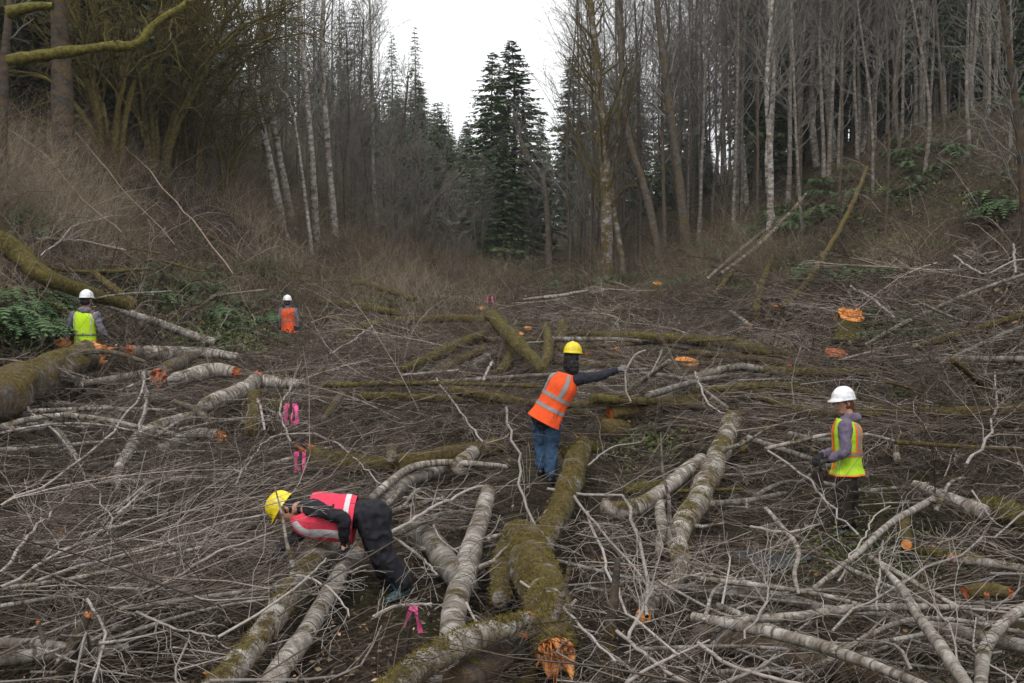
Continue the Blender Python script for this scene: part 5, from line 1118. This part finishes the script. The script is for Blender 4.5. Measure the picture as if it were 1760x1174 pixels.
def person(label, J, mats, face, up, skin, hat, vest, sleeves=True, hair=None, hood=None, boots=True, gloves=True, headr=1., band=None, trim=None, vv=(.02, .93), vbands=True, curl=.9, pn=((0, 0, -1), (0, 0, -1)), hoodc=None, eyes=False, drop=.06, sag=0., bulk=1., leg=1., coat=0.):
    base = (J['foot_l'] + J['foot_r']) / 2; base[2] = min(J['foot_l'][2], J['foot_r'][2]) - .04
    e = empty('person', base, label, 'person'); J = {k: np.asarray(v, float) - base for k, v in J.items()}
    face = unit(np.asarray(face, float)); up = unit(np.asarray(up, float)); face = unit(face - (face * up).sum() * up); hs = np.cross(face, up)
    sh = unit(J['sh_r'] - J['sh_l']); hp = unit(J['hip_r'] - J['hip_l']); ch = (J['sh_r'] + J['sh_l']) / 2; pe = (J['hip_r'] + J['hip_l']) / 2; sp1 = unit(ch - pe)
    side = unit(sh + hp); fw = np.cross(sp1, side); neck = J['neck']; hd = J['head']
    # body
    g = Geo()
    ball_pts = lambda c, r: None
    cap_tube(g, [pe, pe * .5 + ch * .5, ch - sp1 * .04, ch + sp1 * .02], [.15, .13, .155, .12], [.10, .09, .10, .08], side, n=16)
    cap_tube(g, [ch, neck, hd - up * .02], [.075, .052, .055], [.065, .055, .06], side)
    s = headr; cap_tube(g, [hd - up * .085 * s + face * .02, hd - up * .04 * s + face * .01, hd + up * .03 * s, hd + up * .07 * s], np.array([.045, .065, .075, .06]) * s, np.array([.055, .085, .095, .07]) * s, hs, n=14, k=18)
    cap_tube(g, [hd + face * .088 * s + up * .015, hd + face * .108 * s - up * .02, hd + face * .09 * s - up * .03], [.010, .014, .012], n=8, k=8)
    cap_tube(g, [hd + face * .085 * s - up * .055 - hs * .018, hd + face * .090 * s - up * .055, hd + face * .085 * s - up * .055 + hs * .018], [.007, .010, .007], n=6, k=8)
    for q in (-1, 1): cap_tube(g, [hd + hs * q * .078 * s - face * .005 + up * .02, hd + hs * q * .084 * s - face * .015, hd + hs * q * .078 * s - face * .005 - up * .025], [.010, .014, .010], n=6, k=8)
    for q in 'lr':
        cap_tube(g, [J['sh_' + q], J['el_' + q], J['wr_' + q]], [.05, .04, .027], n=18)
        hand(g, J['wr_' + q], J['wr_' + q] - J['el_' + q] if 'hd_' + q not in J else J['hd_' + q] - J['wr_' + q], pn[q == 'r'], .74 if gloves else .95, curl, .007 if gloves else .0085)
        cap_tube(g, [J['hip_' + q], J['kn_' + q], J['foot_' + q] + [0, 0, .06]], [.078, .055, .038], n=18)
        t = J['toe_' + q]; cap_tube(g, [J['foot_' + q], (J['foot_' + q] + t) / 2, t], [.035, .038, .03], n=8)
    obj('body', remesh(g, 'body', [skin], .0085, 2), e)
    if eyes:
        for q in (-1, 1):
            g = Geo(); ball(g, hd + face * .081 * s + hs * q * .030 + up * .018, .011, 8); obj('eye', g.mesh('eye', [M['eyew']], True), e)
    # jacket with sleeves
    g = Geo(); C = np.array([pe - sp1 * .06, pe + sp1 * .1, pe * .45 + ch * .55, ch - sp1 * .06, ch + sp1 * .03, neck * .7 + ch * .3]); RA = np.array([.175, .165, .165, .175, .14, .07]); RB = np.array([.128, .12, .115, .125, .10, .07])
    cap_tube(g, C, RA, RB, side, n=26, k=26)
    if coat:
        for q in 'lr': cap_tube(g, [J['hip_' + q], J['hip_' + q] * .6 + J['kn_' + q] * .4], [.125 + coat, .115 + coat], n=8, k=18)
    if sleeves:
        for q in 'lr':
            w_ = J['wr_' + q]; el = J['el_' + q]; s0 = J['sh_' + q]
            cap_tube(g, [s0 * .8 + ch * .2, s0, s0 * .5 + el * .5, el, el * .45 + w_ * .55, w_ - unit(w_ - el) * .02], [.075, .078, .064, .057, .05, .042], n=26)
    if hoodc is not None: cap_tube(g, [neck * .75 + ch * .25 - fw * .04 - hs * .07, neck * .7 + ch * .3 - fw * .085, neck * .75 + ch * .25 - fw * .04 + hs * .07], [.045, .055, .045], n=10)
    obj('jacket', remesh(g, 'jacket', [mats['jacket']], .011, 1, .022), e)
    # trousers
    g = Geo(); cap_tube(g, [pe + sp1 * .08, pe, pe - sp1 * .07], [.155, .17, .15], [.115, .13, .11], side, n=12, k=22)
    for q in 'lr':
        h_, k_, f_ = J['hip_' + q], J['kn_' + q], J['foot_' + q] + np.array([0, 0, .10])
        cap_tube(g, [h_, h_ * .5 + k_ * .5, k_, k_ * .5 + f_ * .5, f_], np.array([.102, .093, .076, .072, .066]) * leg, n=24, k=16)
    obj('trousers', remesh(g, 'trousers', [mats['trousers']], .011, 1, .024), e)
    for q in 'lr':
        g = Geo(); f_ = J['foot_' + q]; t = J['toe_' + q]; k_ = J['kn_' + q]; up_ = unit(k_ - f_); hgt = .22
        cap_tube(g, [f_ + up_ * hgt, f_ + up_ * .1, f_ + up_ * .02], [.062, .054, .050], n=12)
        cap_tube(g, [f_ - unit(t - f_) * .05 - [0, 0, .01], f_ * .5 + t * .5, t], [.045, .052, .044], [.04, .045, .03], np.cross(unit(t - f_), [0, 0, 1.]), n=12)
        obj('boot', remesh(g, 'boot', [mats['boots']], .009, 1, .006), e)
        if gloves:
            g = Geo(); w_ = J['wr_' + q]; dd = unit(w_ - J['el_' + q]) if 'hd_' + q not in J else unit(J['hd_' + q] - w_)
            cap_tube(g, [w_ - dd * .03, w_ + dd * .01], [.038, .034], n=8); hand(g, w_, dd, pn[q == 'r'], 1.12, curl, .0115); obj('glove', remesh(g, 'glove', [mats['gloves']], .006, 1), e)
    # vest
    VA, VB = (RA + .022) * bulk, RB * bulk + .024 + sag; C = C.copy(); C[0] -= sp1 * drop; C[:, 2] -= sag * .9; VA[0] += .022; VB[0] += .03; VB[-1] -= sag; C[-1, 2] += sag * .9
    vn_ = obj('vest', patch(C, VA, VB, side, 0, 1, vv[0], vv[1], 0., 72, 40).mesh('vest', [vest], True), e)
    for (u0, u1, v0, v1, mm, nm) in (band or []):
        obj(nm, patch(C, VA, VB, side, u0, u1, v0, v1, .004 if nm != 'reflective_strip' else .007, max(6, int(72 * (u1 - u0))), max(4, int(60 * (v1 - v0)))).mesh(nm, [mm], True), e)
    helmet(e, hd + up * .058, up, face, hat, 1.0)
    if hair is not None:
        g = Geo(); mt, pts, ra, rb = hair
        cap_tube(g, [hd + up * .05 - face * .01, hd - up * .0 - face * .025], [.082, .084], [.088, .082], hs, n=8, k=18)
        P = [hd + up * a - face * b + hs * c_ for a, b, c_ in pts]; cap_tube(g, P, ra, rb, hs, n=16, k=16)
        o = obj('hair', remesh(g, 'hair', [mt], .009, 1, .014, 30.), e)
    return e
def cloth(name, col, var=.4, rough=.85): return plain(name, col, rough, var, 22)
M['skin'] = plain('skin', (.50, .26, .18), .5, .15, 40); M['eyew'] = plain('eyes', (.05, .035, .03), .2, .1)
def hatm(name, col): 
    m, n, b = new_mat(name, .32, .5); tc = nd(n, 'ShaderNodeTexCoord').outputs['Object']; f = noise(n, tc, 18, 5, .7)
    n.links.new(mix(n, .55, col, ramp(n, f, [(.32, .3), (.55, 1.)]), 'MULTIPLY'), b.inputs['Base Color']); return m
YEL = hatm('yellow_hard_hat', (.80, .62, .02)); WHI = hatm('white_hard_hat', (.80, .81, .84))
BLK = cloth('black_cloth', (.018, .018, .024)); GREY = cloth('grey_hoodie', (.17, .16, .20)); JEAN = cloth('blue_jeans', (.035, .075, .14)); PURP = cloth('purple_grey_shirt', (.16, .13, .19), .6)
BRN = cloth('dark_brown_trousers', (.030, .022, .016)); TEAL = cloth('teal_rubber', (.04, .085, .10), .3, .5); GLV = cloth('grey_glove', (.16, .15, .15)); DG = cloth('dark_glove', (.02, .02, .022))
ORG = cloth('orange_vest_mesh', (.88, .10, .02), .25); LIM = cloth('yellow_green_vest_mesh', (.52, .80, .02), .25); PNK = cloth('pink_red_vest', (.80, .05, .10), .25); HIV = cloth('green_yellow_vest', (.42, .68, .03), .3)
REF = cloth('grey_reflective_tape', (.27, .26, .25), .3, .4); REFW = cloth('silver_tape', (.62, .58, .60), .25, .4); TRM = cloth('orange_trim', (.85, .17, .02), .2); YLT = cloth('yellow_trim', (.85, .55, .03), .2); DKB = cloth('dark_tape', (.12, .14, .08), .3); LPNK = cloth('light_pink_trim', (.85, .22, .30), .2)
HAIRB = cloth('black_hair', (.015, .012, .012), .5, .6); HAIRN = cloth('brown_hair', (.16, .07, .03), .6, .6)
def joints(Yd, d): return {k: D(v[0], v[1], Yd + (v[2] if len(v) > 2 else 0)) for k, v in d.items()}

# 1 bending over a log
Y1 = G(697, 1032)[1]
J1 = joints(Y1, dict(head=(492, 876, .02), neck=(516, 872, 0), sh_l=(537, 872, -.17), sh_r=(533, 882, .17), hip_l=(640, 884, -.09), hip_r=(636, 888, .10),
    el_l=(590, 892, -.26), wr_l=(592, 926, -.16), el_r=(508, 925, .12), wr_r=(484, 940, .02), hd_r=(474, 950, -.02), kn_l=(656, 952, -.10), kn_r=(658, 962, .16), foot_l=(690, 1018, -.06), foot_r=(672, 1020, .2), toe_l=(668, 1032, -.12), toe_r=(650, 1030, .12)))
J1['hip_r'][0] += .0
person('person in yellow hard hat, pink vest and black clothes bending over a white log', J1, dict(jacket=BLK, trousers=BLK, boots=TEAL, gloves=BLK), (-.5, -.25, -.85), (-.82, .0, .55), M['skin'], YEL, PNK,
    hair=(HAIRB, [(.03, .06, 0), (-.02, .09, 0), (-.06, .09, 0)], [.07, .06, .04], [.05, .05, .04]), curl=.6, pn=((-.3, 0, -1), (0, 0, -1)), eyes=True,
    band=[(0, 1, .40, .46, REFW, 'reflective_strip'), (.46, .54, .46, .93, LPNK, 'trim_band'), (.14, .22, .36, .8, REFW, 'reflective_strip'), (0.86, .93, .36, .93, REFW, 'reflective_strip'), (.27, .31, .46, .93, LPNK, 'trim_band')], vv=(.34, .97), sag=.055, leg=1.36, bulk=1.10, coat=.005)
# 2 standing on the log, arm stretched out to the right, seen from behind
J2 = joints(12.2, dict(head=(984, 613), neck=(978, 633), sh_l=(949, 656, .03), sh_r=(991, 652, -.06), hip_l=(929, 712, .04), hip_r=(950, 714, -.06), el_l=(934, 684, .16), wr_l=(946, 704, .30), el_r=(1028, 647, .0), wr_r=(1062, 636, .06), hd_r=(1082, 626, .08),
    kn_l=(930, 764, .12), kn_r=(948, 764, .02), foot_l=(930, 812, .10), foot_r=(947, 826, -.02), toe_l=(934, 818, .24), toe_r=(952, 831, .14)))
person('person in yellow hard hat, orange vest and blue jeans stretching an arm to the right', J2, dict(jacket=cloth('dark_navy_jacket', (.022, .023, .032)), trousers=JEAN, boots=cloth('black_rubber_boot', (.02, .02, .025), .4, .4), gloves=GLV), (.35, .95, 0), (.06, .05, 1), M['skin'], YEL, ORG,
    hair=(HAIRB, [(.02, .045, 0), (-.06, .05, 0), (-.13, .06, .01), (-.19, .06, .01), (-.24, .06, .01)], [.088, .092, .098, .085, .035], [.07, .075, .06, .045, .02]), curl=.8, drop=.03, leg=1.10, bulk=1.02, pn=((0, 0, -1), (0, .5, -1)),
    band=[(0, 1, .24, .31, REF, 'reflective_strip'), (0, 1, .46, .53, REF, 'reflective_strip'), (.38, .43, .53, .93, REF, 'reflective_strip'), (.60, .65, .53, .93, REF, 'reflective_strip'), (.02, .06, .1, .93, REF, 'reflective_strip')], vv=(-.0, .95))
# 3 on the right, looking down to the left
Y3 = G(1455, 918)[1]
J3 = joints(Y3, dict(head=(1450, 693), neck=(1458, 712), sh_l=(1453, 733, -.17), sh_r=(1458, 731, .17), hip_l=(1456, 812, -.08), hip_r=(1457, 812, .09), el_l=(1452, 775, -.24), wr_l=(1425, 791, -.20), hd_l=(1408, 797, -.18), el_r=(1436, 776, .22), wr_r=(1412, 782, .12), hd_r=(1402, 790, .06),
    kn_l=(1449, 866, -.08), kn_r=(1460, 866, .10), foot_l=(1451, 914, -.08), foot_r=(1463, 912, .12), toe_l=(1432, 921, -.10), toe_r=(1446, 919, .1)))
person('person in white hard hat, yellow green vest with orange trim and brown trousers', J3, dict(jacket=PURP, trousers=BRN, boots=cloth('black_boot', (.02, .018, .018), .4, .5), gloves=DG), (-1, -.28, -.10), (-.06, 0, 1), M['skin'], WHI, HIV,
    hair=(HAIRN, [(.02, .05, 0), (-.04, .07, 0), (-.09, .075, 0)], [.075, .06, .04], [.05, .05, .04]), hoodc=1, curl=.9, eyes=True, pn=((-.2, 0, -1), (-.2, 0, -1)), bulk=1.12, drop=-.05, leg=1.15,
    band=[(0, 1, .34, .43, TRM, 'trim_band'), (0, 1, .36, .41, REF, 'reflective_strip'), (0, 1, .0, .025, TRM, 'trim_band'), (.36, .46, .43, .93, TRM, 'trim_band'), (.385, .435, .43, .93, REF, 'reflective_strip'), (.54, .64, .43, .93, TRM, 'trim_band'), (.565, .615, .43, .93, REF, 'reflective_strip'), (.30, .345, .43, .95, YLT, 'trim_band'), (.05, .10, .1, .93, TRM, 'trim_band'), (.90, .95, .1, .93, TRM, 'trim_band'), (.155, .20, .43, .95, YLT, 'trim_band')], vv=(-.0, .95))
s3 = obj('walking_stick', None); bpy.data.objects.remove(s3)
g = Geo(); P = np.array([D(1408, 794, Y3 - .18), D(1418, 850, Y3 - .2), D(1424, 900, Y3 - .2)]); f = P[-1].copy(); add_tubes(g, spline(P - f, 8)[None], np.full((1, 8), .009), 8, [.3])
o = obj('thin_pole', g.mesh('thin_pole', [M['stake']], True)); o.location = f; tag(o, 'thin dark pole held upright by the person in the white hard hat on the right', 'pole')
# 4 left, from behind
Y4 = 17.5
J4 = joints(Y4, dict(head=(149, 516), neck=(147, 530), sh_l=(128, 542), sh_r=(164, 541), hip_l=(134, 600), hip_r=(158, 600), el_l=(116, 566), wr_l=(113, 585, -.05), el_r=(172, 562), wr_r=(182, 578, .05), kn_l=(134, 634), kn_r=(158, 634), foot_l=(134, 662), foot_r=(158, 662), toe_l=(132, 660, .2), toe_r=(160, 660, .2)))
e4 = person('person in white hard hat, bright yellow green vest and grey hoodie seen from behind', J4, dict(jacket=GREY, trousers=BLK, boots=BRN, gloves=DG), (.15, 1, -.05), (0, 0, 1), M['skin'], WHI, LIM,
    hair=(HAIRB, [(.03, .04, 0), (-.04, .05, 0)], [.088, .085], [.06, .05]), hoodc=1, curl=.6,
    band=[(0, 1, .17, .205, DKB, 'dark_band'), (0, 1, .44, .475, DKB, 'dark_band'), (.36, .375, .46, .93, REFW, 'reflective_strip'), (.62, .64, .46, .93, REFW, 'reflective_strip')], vv=(-.02, .95))
# 5 far
Y5 = 26.
J5 = joints(Y5, dict(head=(494, 519), neck=(495, 527), sh_l=(485, 533), sh_r=(506, 534), hip_l=(488, 572), hip_r=(503, 572), el_l=(480, 550), wr_l=(482, 565), el_r=(510, 549), wr_r=(511, 562), kn_l=(488, 594), kn_r=(503, 594), foot_l=(488, 614), foot_r=(503, 614), toe_l=(487, 613, .2), toe_r=(504, 613, .2)))
for k_ in ('hip_l', 'hip_r'): J5[k_][2] += .12
person('small far person in white hard hat and orange vest on the left slope', J5, dict(jacket=GREY, trousers=BRN, boots=BRN, gloves=DG), (-.1, 1, 0), (0, 0, 1), M['skin'], WHI, ORG,
    hair=(HAIRB, [(.02, .04, 0), (-.04, .05, 0)], [.085, .08], [.06, .05]), curl=.6, band=[(0, 1, .48, .52, REF, 'reflective_strip')], vv=(0, .95))

# ------------------------------------------------------------------ valley air
HZ = 0.0005
if HZ:
    bm_ = bpy.data.meshes.new('haze'); lo = (-330, -40, -4); hi = (330, 720, 60)
    V = [(x, y, z) for x in (lo[0], hi[0]) for y in (lo[1], hi[1]) for z in (lo[2], hi[2])]
    bm_.from_pydata(V, [], [(0, 1, 3, 2), (4, 6, 7, 5), (0, 4, 5, 1), (2, 3, 7, 6), (0, 2, 6, 4), (1, 5, 7, 3)])
    m = bpy.data.materials.new('haze_air'); m.use_nodes = True; n = m.node_tree; n.nodes.clear()
    v = n.nodes.new('ShaderNodeVolumePrincipled'); v.inputs['Color'].default_value = (.96, .97, .97, 1); v.inputs['Density'].default_value = HZ; v.inputs['Anisotropy'].default_value = 0.2
    o_ = n.nodes.new('ShaderNodeOutputMaterial'); n.links.new(v.outputs[0], o_.inputs['Volume']); bm_.materials.append(m)
    tag(obj('haze', bm_), 'thin pale haze filling the valley air', 'haze', kind='stuff')
